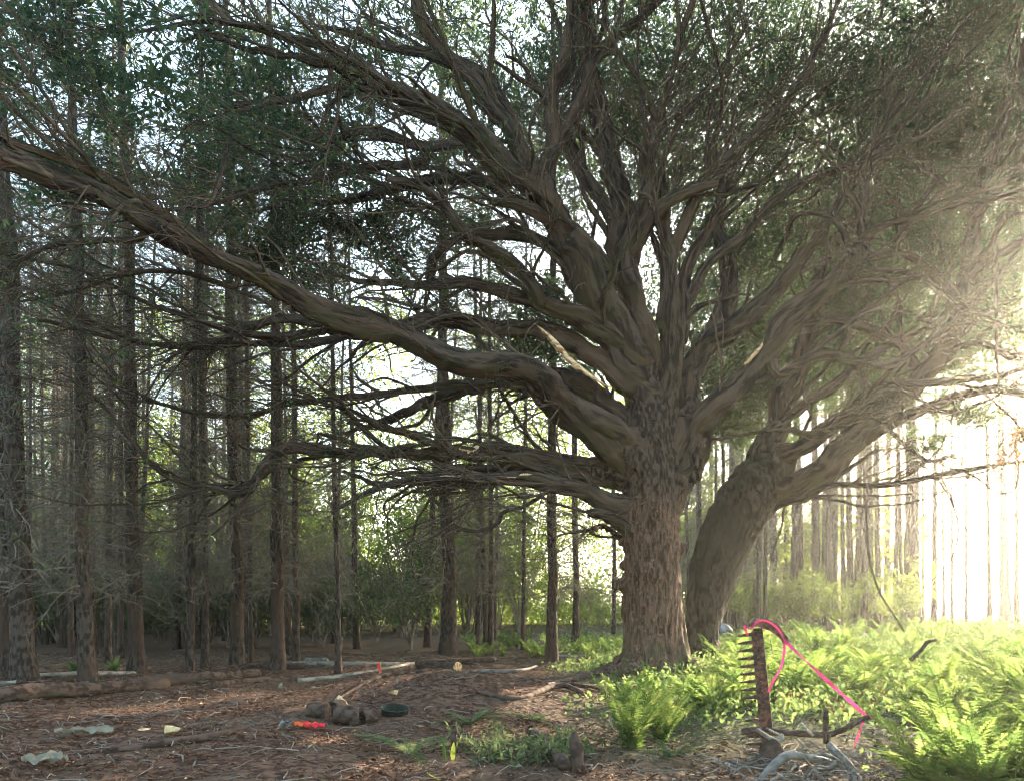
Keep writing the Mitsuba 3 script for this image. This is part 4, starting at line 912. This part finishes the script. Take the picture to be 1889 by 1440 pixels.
log([(60, 1246, 9), (150, 1242, 9), (250, 1240, 8)], 'pale log in a strip of light behind the long reddish log', 'pale_log')
log([(-20, 1262, 8), (30, 1258, 8)], 'sunlit pale stick at the left edge behind the reddish log', 'pale_log', kind='fallen_pole', cat='pole')
log([(195, 1384, 12), (260, 1376, 14), (330, 1364, 16), (400, 1354, 15), (440, 1345, 8), (500, 1332, 5)], 'rotten dark branch half sunk in the mulch at lower left', kind='fallen_branch', cat='branch')
log([(165, 1388, 5), (230, 1370, 6), (300, 1366, 4)], 'thin branch lying along the rotten dark branch', kind='fallen_branch', cat='branch')
log([(980, 1345, 22), (1010, 1378, 24), (1045, 1412, 24)], 'thick dark branch lying slantwise in the cut greenery', kind='fallen_branch', cat='branch')

log([(1010, 1262, 7), (1070, 1248, 10), (1130, 1236, 14)], 'dark root like branch reaching left from the old trunk foot', kind='fallen_branch', cat='branch')
log([(880, 1256, 7), (950, 1266, 10), (1030, 1282, 12), (1080, 1290, 8)], 'dark fallen branch on the slope left of the trunk foot', kind='fallen_branch', cat='branch')
log([(960, 1250, 5), (1040, 1258, 6), (1110, 1270, 5)], 'slim fallen branch between the dark root and the dark fallen branch', kind='fallen_branch', cat='branch')
log([(620, 1292, 6), (700, 1284, 8), (790, 1286, 6)], 'crooked dark branch on the mulch behind the green tub', kind='fallen_branch', cat='branch')
log([(40, 1330, 5), (120, 1318, 6), (210, 1322, 5)], 'thin dark branch on the mulch below the long reddish log', kind='fallen_branch', cat='branch')

# short log rounds in the mulch
def round_log(px, py, w, h, label, rz):
    p = ground_at(px, py)
    L, R = w / F * p[1], h / F * p[1] / 2
    u = np.array([math.cos(rz), math.sin(rz), 0])
    P = np.array([p + [0, 0, R * .85] + u * L * t for t in (-.5, -.3, 0, .3, .5)])
    r = np.random.default_rng(int(px))
    V, f = tubes(P[None], R * np.array([[.93, 1, 1.03, 1, .93]]), 16, True)
    put(name('log_round'), (gnarl(r, V, R * .06, 12), f), 'log_bark', 40, label, 'log')
round_log(640, 1334, 46, 34, 'front dark log round in the small heap on the mulch', .1)
round_log(588, 1326, 38, 32, 'dark log round at the left end of the small heap', -.2)
round_log(620, 1318, 32, 30, 'upright looking log round wedged between the two dark rounds', 1.2)
round_log(682, 1331, 30, 26, 'small dark log round at the right end of the heap', .7)

# small things on the clearing floor
def chunk(key, px, py, size, bsdf, label, cat, seed, faces=1):
    p = ground_at(px, py)
    r = np.random.default_rng(seed)
    m = trimesh.convex.convex_hull(r.normal(size=(14, 3)) * np.array(size) * .5)
    m.apply_translation(p - [0, 0, m.bounds[0][2] * .8])
    put(name(key), m, bsdf, False, label, cat)
chunk('wood_chunk', 626, 1306, (.09, .07, .13), 'cut_wood', 'pointed split chunk of yellow wood standing behind the log rounds', 'wood', 3)
chunk('wood_chunk', 312, 1356, (.17, .11, .07), 'cut_wood', 'yellowish broken lump of wood above the rotten branch', 'wood', 4)
chunk('wood_chunk', 270, 1350, (.14, .08, .05), 'torn_wood', 'flat pale splinter left of the yellowish wood lump', 'wood', 5)
chunk('wood_chunk', 726, 1262, (.1, .06, .04), 'cut_wood', 'small pale splinter on the mound slope under the orange flag', 'wood', 6)
chunk('wood_chunk', 520, 1268, (.07, .06, .08), 'pale_log', 'small pale root piece below the pale pole', 'wood', 7)

scene['clear_plastic'] = {'type': 'principledthin', 'base_color': {'type': 'rgb', 'value': [.40, .36, .27]}, 'roughness': .35, 'spec_trans': .35, 'diff_trans': .6, 'eta': 1.45}
def sheet(key, px, py, w, dp, bsdf, label, cat, seed, amp=.03, nx=22, ny=12, hole=None):
    p = ground_at(px, py)
    r = np.random.default_rng(seed)
    U, W = np.meshgrid(np.linspace(-.5, .5, nx), np.linspace(-.5, .5, ny), indexing='ij')
    X = U * w * (1 + .25 * np.sin(5 * W + r.random() * 6)); Y = W * dp * (1 + .5 * np.sin(6 * U + r.random() * 6)) + .12 * np.sin(4 * U + 1) * dp
    x, y = p[0] + X, p[1] + Y
    z = ground_z(x, y) + .045 + amp * (np.abs(np.sin(9 * U + 4 * W + r.random() * 6)) + .7 * np.sin(17 * W + 8 * U + r.random() * 6) + .5 * r.random(U.shape))
    i, j = [q.ravel() for q in np.meshgrid(np.arange(nx - 1), np.arange(ny - 1), indexing='ij')]
    f = np.stack([i * ny + j, (i + 1) * ny + j, (i + 1) * ny + j + 1, i * ny + j + 1], 1)
    put(name(key), (np.stack([x, y, z], -1).reshape(-1, 3), f), bsdf, True, label, cat)
sheet('plastic_sheet', 165, 1356, .52, .28, 'clear_plastic', 'crumpled clear plastic sheet, the longer one, lying farther from the camera', 'plastic sheet', 1)
sheet('plastic_sheet', 84, 1410, .34, .3, 'clear_plastic', 'small folded clear plastic sheet nearest the lower left corner', 'plastic sheet', 2)
scene['flag_fabric'] = {'type': 'principledthin', 'base_color': proc(lambda p, n, uv: mix((.85, .06, .09), (.9, .2, .07), smoothstep(.4, .6, noise(p.x * 9, p.y * 9, 1)))), 'roughness': .6, 'diff_trans': .7, 'eta': 1.3}
sheet('orange_rag', 570, 1346, .3, .16, 'flag_fabric', 'crumpled red orange rag lying flat on the mulch', 'rag', 3, .025)
# tin can
p = ground_at(519, 1348)
P = np.array([p + [0, 0, .05] + np.array([.5, -.3, .62]) * t for t in (0, .005, .06, .12, .125)])
k = name('tin_can'); tag(k, 'small grey can tilted in the mulch left of the red orange rag', 'can')
scene['tin'] = {'type': 'twosided', 'bsdf': {'type': 'principled', 'base_color': {'type': 'rgb', 'value': [.22, .22, .24]}, 'metallic': .5, 'roughness': .35}}
put(k + '__body', tubes(P[None], np.array([[.036, .04, .04, .04, .037]]), 20, False), 'tin', 30)
put(k + '__lid', tubes(np.array([[P[-1] - [0, 0, .006], P[-1] - [0, 0, .002]]]), np.array([[.035, .035]]), 20, True), 'grey_stick', 30)
# orange marker on the mound
p = ground_at(700, 1244)
k = name('marker_stake'); tag(k, 'bright orange ribbon tied to a low stake on top of the mound', 'marker')
put(k + '__stake', tubes(np.array([[p - [0, 0, .1], p + [0.01, 0, .12], p + [.02, 0, .26]]]), np.array([[.011, .011, .010]]), 6, True), 'cut_wood', 30)
u = np.linspace(0, 1, 14)
rb = np.stack([p[0] - .025 + .02 * np.sin(7 * u), p[1] - .02 + .02 * np.cos(5 * u), p[2] + .01 + .25 * u], 1)
V = np.vstack([rb + [.0, 0, 0], rb + [.05, .02, .01]]); i = np.arange(13)
put(k + '__ribbon', (V, np.vstack([np.stack([i, i + 14, i + 15], 1), np.stack([i, i + 15, i + 1], 1)])), 'flag_fabric', True)
# half buried dark green tub
p = ground_at(728, 1322)
scene['tub_plastic'] = {'type': 'twosided', 'bsdf': {'type': 'roughplastic', 'diffuse_reflectance': {'type': 'rgb', 'value': [.02, .03, .025]}, 'alpha': .3}}
prof = np.array([[.10, -.04], [.165, 0], [.185, .14], [.20, .145], [.20, .155], [.18, .155], [.16, .01], [.0, 0.0]])
m = trimesh.creation.revolve(prof, sections=32); m.apply_scale([1.0, .75, .8]); m.apply_transform(trimesh.transformations.rotation_matrix(.25, [1, .3, 0])); m.apply_translation(p)
put(name('plastic_tub'), m, 'tub_plastic', 40, 'dark green plastic tub half sunk in the mulch right of the log heap', 'tub')
chunk('stone', 733, 1304, (.05, .05, .05), 'pale_log', 'small white stone lying on the green tub edge', 'stone', 9)
# little stump with a lime leaf
p = ground_at(838, 1392)
s = np.array([p + [0, 0, -.05], p + [.005, 0, .1], p + [-.01, 0, .2], p + [0, 0, .27], p + [.005, 0, .31]])
V, f = tubes(s[None], np.array([[.05, .04, .036, .03, .02]]), 14, True)
put(name('tree_stump'), (gnarl(rng, V, .008, 25), f), 'log_bark', True, 'knobbly little brown stump behind the bright lime leaf', 'stump')
def big_leaf(px, py, L, W, az, el, bsdf, label, cat='leaf', bend=.25):
    p = ground_at(px, py)
    n = 9
    t = np.linspace(0, 1, n)
    u, sd = np.array([math.cos(az) * math.cos(el), math.sin(az) * math.cos(el), math.sin(el)]), np.array([-math.sin(az), math.cos(az), 0])
    nr = np.cross(sd, u)
    mid = p + t[:, None] * L * u - nr * (bend * L * t ** 2)[:, None]
    w = W * np.sin(np.pi * np.clip(t * .92 + .06, 0, 1)) ** .7 / 2
    V = np.stack([mid - sd * w[:, None] + nr * .25 * w[:, None], mid, mid + sd * w[:, None] + nr * .25 * w[:, None]], 1).reshape(-1, 3)
    i = np.arange(n - 1)
    f = np.vstack([np.stack([i * 3 + a, (i + 1) * 3 + a, (i + 1) * 3 + a + 1, i * 3 + a + 1], 1) for a in (0, 1)])
    put(name('leaf'), (V, f), bsdf, True, label, cat)
big_leaf(836, 1408, .22, .05, 1.9, 1.45, 'lime_leaf', 'bright lime green leaf standing upright in front of the little stump')
big_leaf(823, 1408, .22, .05, 2.4, 1.3, 'fern_leaf', 'duller olive leaf beside the bright lime leaf', bend=.1)
big_leaf(815, 1436, .16, .09, 3.6, .25, 'lime_leaf', 'yellow leaf lying flat at the bottom edge below the lime leaf')
big_leaf(1075, 1385, .16, .05, 1.0, .9, 'lime_leaf', 'curled pale yellow leaf rising beside the dark stump')
big_leaf(1052, 1395, .15, .07, 2.6, .5, 'lime_leaf', 'pale yellow leaf on the dark slanting branch', bend=.5)
# dark broken stump in the centre
p = ground_at(1068, 1420)
s = np.array([p + [0, 0, -.05], p + [-.02, 0, .1], p + [-.01, 0, .2], p + [-.03, 0, .3], p + [-.05, 0, .36]])
V, f = tubes(s[None], np.array([[.09, .07, .06, .045, .015]]), 12, True)
put(name('tree_stump'), (gnarl(rng, V, .016, 16), f), 'log_bark', True, 'dark ragged stump at the right end of the slanting branch', 'stump')

# heap of cut leafy branches
k = name('cut_branch'); tag(k, 'heap of cut leafy greenery under the dark slanting branch', 'branches')
r = np.random.default_rng(71)
p0 = ground_at(965, 1395)
st = []
for i in range(26):
    b = p0 + [r.uniform(-.6, .6), r.uniform(-.3, .7), .02]
    b[2] = ground_z(b[0], b[1]) + .02
    a = r.random() * 6.28
    t = np.linspace(0, 1, 7); L = r.uniform(.4, .9)
    st.append(np.stack([b[0] + L * t * math.cos(a), b[1] + L * t * math.sin(a) * .6, b[2] + L * (.9 * t - .85 * t ** 2) * r.uniform(.4, .9)], 1))
st = np.array(st)
put(k + '__stems', tubes(st, np.linspace(.01, .003, 7)[None] * np.ones((26, 1)), 5), 'twig_bark', True, kind='stuff')
q = st[r.integers(26, size=700), r.integers(1, 7, size=700)] + r.normal(size=(700, 3)) * .03
put(k + '__leaves', sprays(r, q, unit(r.normal(size=(700, 3)) + [0, 0, -.3]), 2, .03, (.06, .15), (.015, .04)), 'dull_leaf', False, kind='stuff')

# ---------------------------------------------------------------- rusty mower bar with pink tape
scene['rust'] = {'type': 'twosided', 'bsdf': bump(lambda p, n, uv: fbm(p.x * 60, p.y * 60, p.z * 60, 3), .01, {'type': 'principled', 'base_color': proc(lambda p, n, uv: mix((.045, .028, .024), (.16, .07, .045), smoothstep(.4, .7, fbm(p.x * 30, p.y * 30, p.z * 30, 3)))), 'roughness': .75, 'specular': .3})}
BAR = name('mower_bar'); tag(BAR, 'rusty upright cutter bar with pointed teeth on its left side, tied with pink tape', 'metal bar')
DB = 8.2
def prism(P, a, b, wa, wb):
    """Box section along P: half widths wa along a, wb along b (arrays)."""
    P = np.asarray(P); n = len(P)
    wa, wb = np.broadcast_to(wa, n)[:, None], np.broadcast_to(wb, n)[:, None]
    V = np.stack([P + a * wa + b * wb, P - a * wa + b * wb, P - a * wa - b * wb, P + a * wa - b * wb], 1).reshape(-1, 3)
    f = []
    for i in range(n - 1):
        for j in range(4):
            f.append([i * 4 + j, i * 4 + (j + 1) % 4, (i + 1) * 4 + (j + 1) % 4, (i + 1) * 4 + j])
    f += [[3, 2, 1, 0], [(n - 1) * 4 + j for j in range(4)]]
    return V, np.array(f)
b0, b1 = at(1421, 1420, DB), at(1398, 1158, DB)
def on_bar(t): return b0 + (b1 - b0) * t
ax = unit(b1 - b0); sx_ = np.array([math.cos(.35), -math.sin(.35), 0]); sx_ = unit(sx_ - ax * (sx_ @ ax)); sy_ = np.cross(ax, sx_)
put(BAR + '__bar', prism([on_bar(t) for t in (0, .3, .7, 1)], sx_, sy_, [.062, .060, .052, .046], .014), 'rust', False, label='flat rusty bar')
put(BAR + '__knife_back', prism([on_bar(t) - sx_ * .05 - sy_ * .018 for t in (0.02, .5, .98)], sx_, sy_, .018, .006), 'rust', False)
for i in range(17):
    if i in (6, 7): continue
    c = on_bar(.08 + i * .055) - sx_ * .045
    tip = -sx_ * .19 - ax * .01
    put(name(BAR + '__tooth'), prism([c + sx_ * .01, c + tip * .35, c + tip * .75, c + tip], ax, sy_, [.020, .018, .011, .002], [.015, .014, .009, .002]), 'rust', False)
    put(name(BAR + '__rivet'), tubes(np.array([[c + sx_ * .03 - sy_ * .016, c + sx_ * .03 - sy_ * .026]]), np.array([[.011, .008]]), 8, True), 'rust', 40)
hp = spline([at(1378, 1156, DB - .06), at(1392, 1149, DB - .05), at(1412, 1150, DB - .04), at(1434, 1162, DB - .03), at(1452, 1184, DB - .02)], 14)
put(BAR + '__shoe', prism(hp, np.array([.35, 0, .94]), np.array([0, 1.0, 0]), np.concatenate([np.linspace(.012, .05, 6), np.linspace(.052, .035, 8)]), .02), 'rust', False, label='curved end shoe at the top of the bar')

scene['pink_tape'] = {'type': 'principledthin', 'base_color': {'type': 'rgb', 'value': [.50, .05, .17]}, 'roughness': .3, 'diff_trans': .6, 'eta': 1.4}
TAPE = name('pink_tape'); tag(TAPE, 'bright pink marking tape strung from the rusty bar down to a dark stick', 'tape')
scene['tape'] = scene.pop('pink_tape')
def ribbon(key, pts, w, seed, twist=.5, n=40):
    s = spline([at(px, py, d) for px, py, d in pts], n)
    r = np.random.default_rng(seed)
    t = unit(np.gradient(s, axis=0))
    side = unit(np.cross(t, [0, 1, 0])); o = np.cross(side, t)
    ph = twist * np.cumsum(r.normal(size=n)) * .35 + twist * np.sin(np.linspace(0, 7, n))
    e = side * np.cos(ph)[:, None] + o * np.sin(ph)[:, None]
    ww = w * (1 + .10 * r.normal(size=(n, 1))) / 2
    mid = s + np.cross(e, t) * .006 * r.normal(size=(n, 1))
    s = s + np.linspace(0, np.pi, n)[:, None] * 0 - np.array([0, 0, .012]) * np.sin(np.linspace(0, np.pi, n))[:, None]
    V = np.vstack([s - e * ww, mid, s + e * ww]); i = np.arange(n - 1)
    put(key, (V, np.vstack([np.stack([i + a, i + n + a, i + n + 1 + a, i + 1 + a], 1) for a in (0, n)])), 'tape', True)
ribbon(TAPE + '__strip', [(1446, 1180, DB - .06), (1500, 1229, DB - .1), (1550, 1275, DB - .15), (1601, 1322, DB - .2)], .040, 1, .6)
ribbon(TAPE + '__wrap', [(1379, 1172, DB - .1), (1374, 1152, DB - .1), (1384, 1158, DB - .12), (1396, 1145, DB - .11), (1412, 1143, DB - .1), (1426, 1150, DB - .09), (1440, 1166, DB - .08), (1449, 1184, DB - .07)], .027, 2, 1.0, 60)
ribbon(TAPE + '__tail', [(1447, 1184, DB - .08), (1446, 1205, DB - .08), (1440, 1230, DB - .1), (1427, 1252, DB - .12), (1417, 1277, DB - .12)], .027, 3, .9)
ribbon(TAPE + '__tail_001', [(1603, 1318, DB - .2), (1592, 1330, DB - .22), (1584, 1352, DB - .22), (1577, 1372, DB - .22), (1575, 1394, DB - .2)], .028, 4, .9)

# ---------------------------------------------------------------- brush pile of grey sticks at the foot of the bar
def stick(rows, d, bsdf, label, key='dead_branch', sides=9, d2=None):
    s = limb_arrays((rows, d, d2 or d), n=22)
    put(name(key), limb_mesh(s, rng, sides, .07), bsdf, True, label, 'branch')
stick([(1385, 1462, 16), (1408, 1430, 17), (1440, 1400, 18), (1480, 1398, 16), (1515, 1404, 15), (1558, 1420, 13)], 7.1, 'grey_stick', 'thick grey bent branch nearest the camera in the brush pile', d2=7.4)
stick([(1530, 1374, 15), (1548, 1390, 16), (1568, 1410, 16), (1588, 1446, 17)], 7.3, 'grey_stick', 'straight pale grey branch slanting down at the right of the brush pile', d2=7.0)
stick([(1505, 1392, 6), (1532, 1396, 6), (1552, 1412, 7), (1578, 1450, 7)], 7.1, 'grey_stick', 'thin grey branch curving below the straight pale one')
stick([(1396, 1345, 7), (1420, 1360, 8), (1440, 1366, 8), (1443, 1352, 6)], 7.8, 'pale_log', 'short pale hooked stick at the foot of the rusty bar')
stick([(1418, 1345, 4), (1440, 1356, 4)], 7.8, 'pale_log', 'tiny pale twig across the foot of the rusty bar')
stick([(1470, 1362, 3), (1495, 1386, 3), (1520, 1406, 3)], 7.5, 'grey_stick', 'thin straight twig in the middle of the brush pile')
stick([(1476, 1332, 5), (1488, 1344, 5), (1500, 1356, 5)], 7.9, 'pale_log', 'short pale peg leaning above the brush pile')
stick([(1520, 1358, 13), (1560, 1340, 11), (1602, 1319, 9)], 8.0, 'log_bark', 'dark brown stick rising right to carry the pink tape end')
stick([(1524, 1306, 9), (1526, 1335, 10), (1526, 1372, 10)], 8.0, 'log_bark', 'dark upright peg standing behind the brush pile')
stick([(1370, 1352, 14), (1400, 1350, 13), (1450, 1352, 12), (1520, 1356, 12)], 8.0, 'log_bark', 'dark brown branch lying level behind the brush pile')
stick([(1470, 1440, 8), (1500, 1420, 9), (1540, 1410, 9), (1562, 1396, 8)], 7.3, 'grey_stick', 'grey branch crossing under the straight pale one')
stick([(1420, 1440, 6), (1450, 1428, 6), (1490, 1440, 6), (1510, 1455, 5)], 6.9, 'grey_stick', 'small grey twig at the bottom edge of the brush pile')
p = ground_at(1432, 1412)
V, f = tubes(np.array([[p + [-.03, .1, -.05], p + [0, .1, .08], p + [.02, .1, .2], p + [.05, .1, .26]]]), np.array([[.15, .12, .10, .05]]), 14, True)
put(name('tree_stump'), (gnarl(rng, V, .03, 12), f), 'log_bark', True, 'dark rotten stump holding the foot of the rusty bar', 'stump')
r = np.random.default_rng(77)
n = 120
c = np.stack([r.uniform(2.0, 3.7, n), r.uniform(6.7, 8.0, n), np.zeros(n)], 1)
c[:, 2] = ground_z(c[:, 0], c[:, 1]) + .03 + .16 * r.random(n) * np.exp(-((c[:, 0] - 2.8) / .5) ** 2)
a = r.random(n) * 6.28; L = r.uniform(.15, .6, n)
P = np.stack([c + np.stack([L * t * np.cos(a + .5 * t), L * t * np.sin(a + .5 * t), .08 * t * r.normal(size=n)], 1) for t in (0, .33, .66, 1)], 1)
put('brush_twigs', tubes(P, (.004 + .007 * r.random((n, 1)) ** 2) * np.array([[1, .9, .7, .4]]), 5), 'grey_stick', True, 'tangle of thin grey twigs under the brush pile', 'twigs', kind='stuff')
stick([(1515, 1196, 5), (1530, 1208, 5)], 22, 'log_bark', 'short stick in the far ferns')
del scene[sorted(k for k in scene if k.startswith('dead_branch'))[-1]]; labels.pop('dead_branch_012', None)
stick([(1680, 1218, 8), (1700, 1200, 8), (1712, 1184, 7), (1728, 1180, 5)], 11.5, 'log_bark', 'short crooked dark stick poking from the bright ferns', 'bent_stick')
# parked car behind the leaning trunk, shaped as a sheet over a heap
p = ground_at(1330, 1182)
u, w = np.meshgrid(np.linspace(-1, 1, 20), np.linspace(-1, 1, 12), indexing='ij')
hz = .62 * np.clip(1 - np.abs(u) ** 3, 0, 1) * np.clip(1 - .7 * w ** 2, 0, 1) + .03 * np.sin(9 * u + 4 * w)
V = np.stack([p[0] + .55 * u, p[1] + .8 * w, p[2] + .02 + hz], -1).reshape(-1, 3)
i, j = [q.ravel() for q in np.meshgrid(np.arange(19), np.arange(11), indexing='ij')]
q = np.stack([i * 12 + j, (i + 1) * 12 + j, (i + 1) * 12 + j + 1, i * 12 + j + 1], 1)
top = V[q].mean(1)[:, 2] > p[2] + .40
k = name('covered_heap'); tag(k, 'parked car shaped as a dark heap under a pale blue sheet right of the leaning trunk foot', 'heap')
scene['pale_sheet'] = {'type': 'twosided', 'bsdf': rough((.13, .15, .18), .6)}
put(k + '__heap', (V * 1.0, q), 'log_bark', True)
put(k + '__sheet', (V + [0, -.02, .025], q[top]), 'pale_sheet', True, label='pale blue sheet')

# clump of red brown dead leaves hanging at the right edge
k = name('dead_leaf_branch'); tag(k, 'drooping branch of red brown dead leaves at the right photo edge', 'branch')
c0 = at(1880, 830, 11)
B = np.stack([np.stack([c0[0] + .35 - .5 * t + r.normal() * .1 * t, c0[1] + r.normal() * .25 + 0 * t, c0[2] + .3 - r.uniform(.1, .8) * t ** 1.3 + .2 * t], 1) for t in [np.linspace(0, 1, 6)] * 14])
put(k + '__stems', tubes(B, np.linspace(.008, .003, 6)[None] * np.ones((14, 1)), 4), 'twig_bark', True, kind='stuff')
q = B[r.integers(14, size=170), r.integers(1, 6, size=170)] + r.normal(size=(170, 3)) * .05
put(k + '__leaves', sprays(r, q, np.tile([0, 0, -.8], (170, 1)), 2, .04, (.06, .12), (.025, .05)), 'dead_leaf', False, kind='stuff')

# ---------------------------------------------------------------- haze
if HAZE > 0:
    scene['haze_medium'] = {'type': 'homogeneous', 'albedo': {'type': 'rgb', 'value': [.95, .95, .95]}, 'sigma_t': HAZE, 'phase': {'type': 'hg', 'g': .82}}
    scene['haze'] = {'type': 'cube', 'to_world': T().translate([0, 150, 14]).scale([520, 600, 16]), 'bsdf': {'type': 'null'}, 'interior': {'type': 'ref', 'id': 'haze_medium'}}
    scene['camera']['medium'] = {'type': 'ref', 'id': 'haze_medium'}
    labels['haze'] = {'kind': 'stuff'}
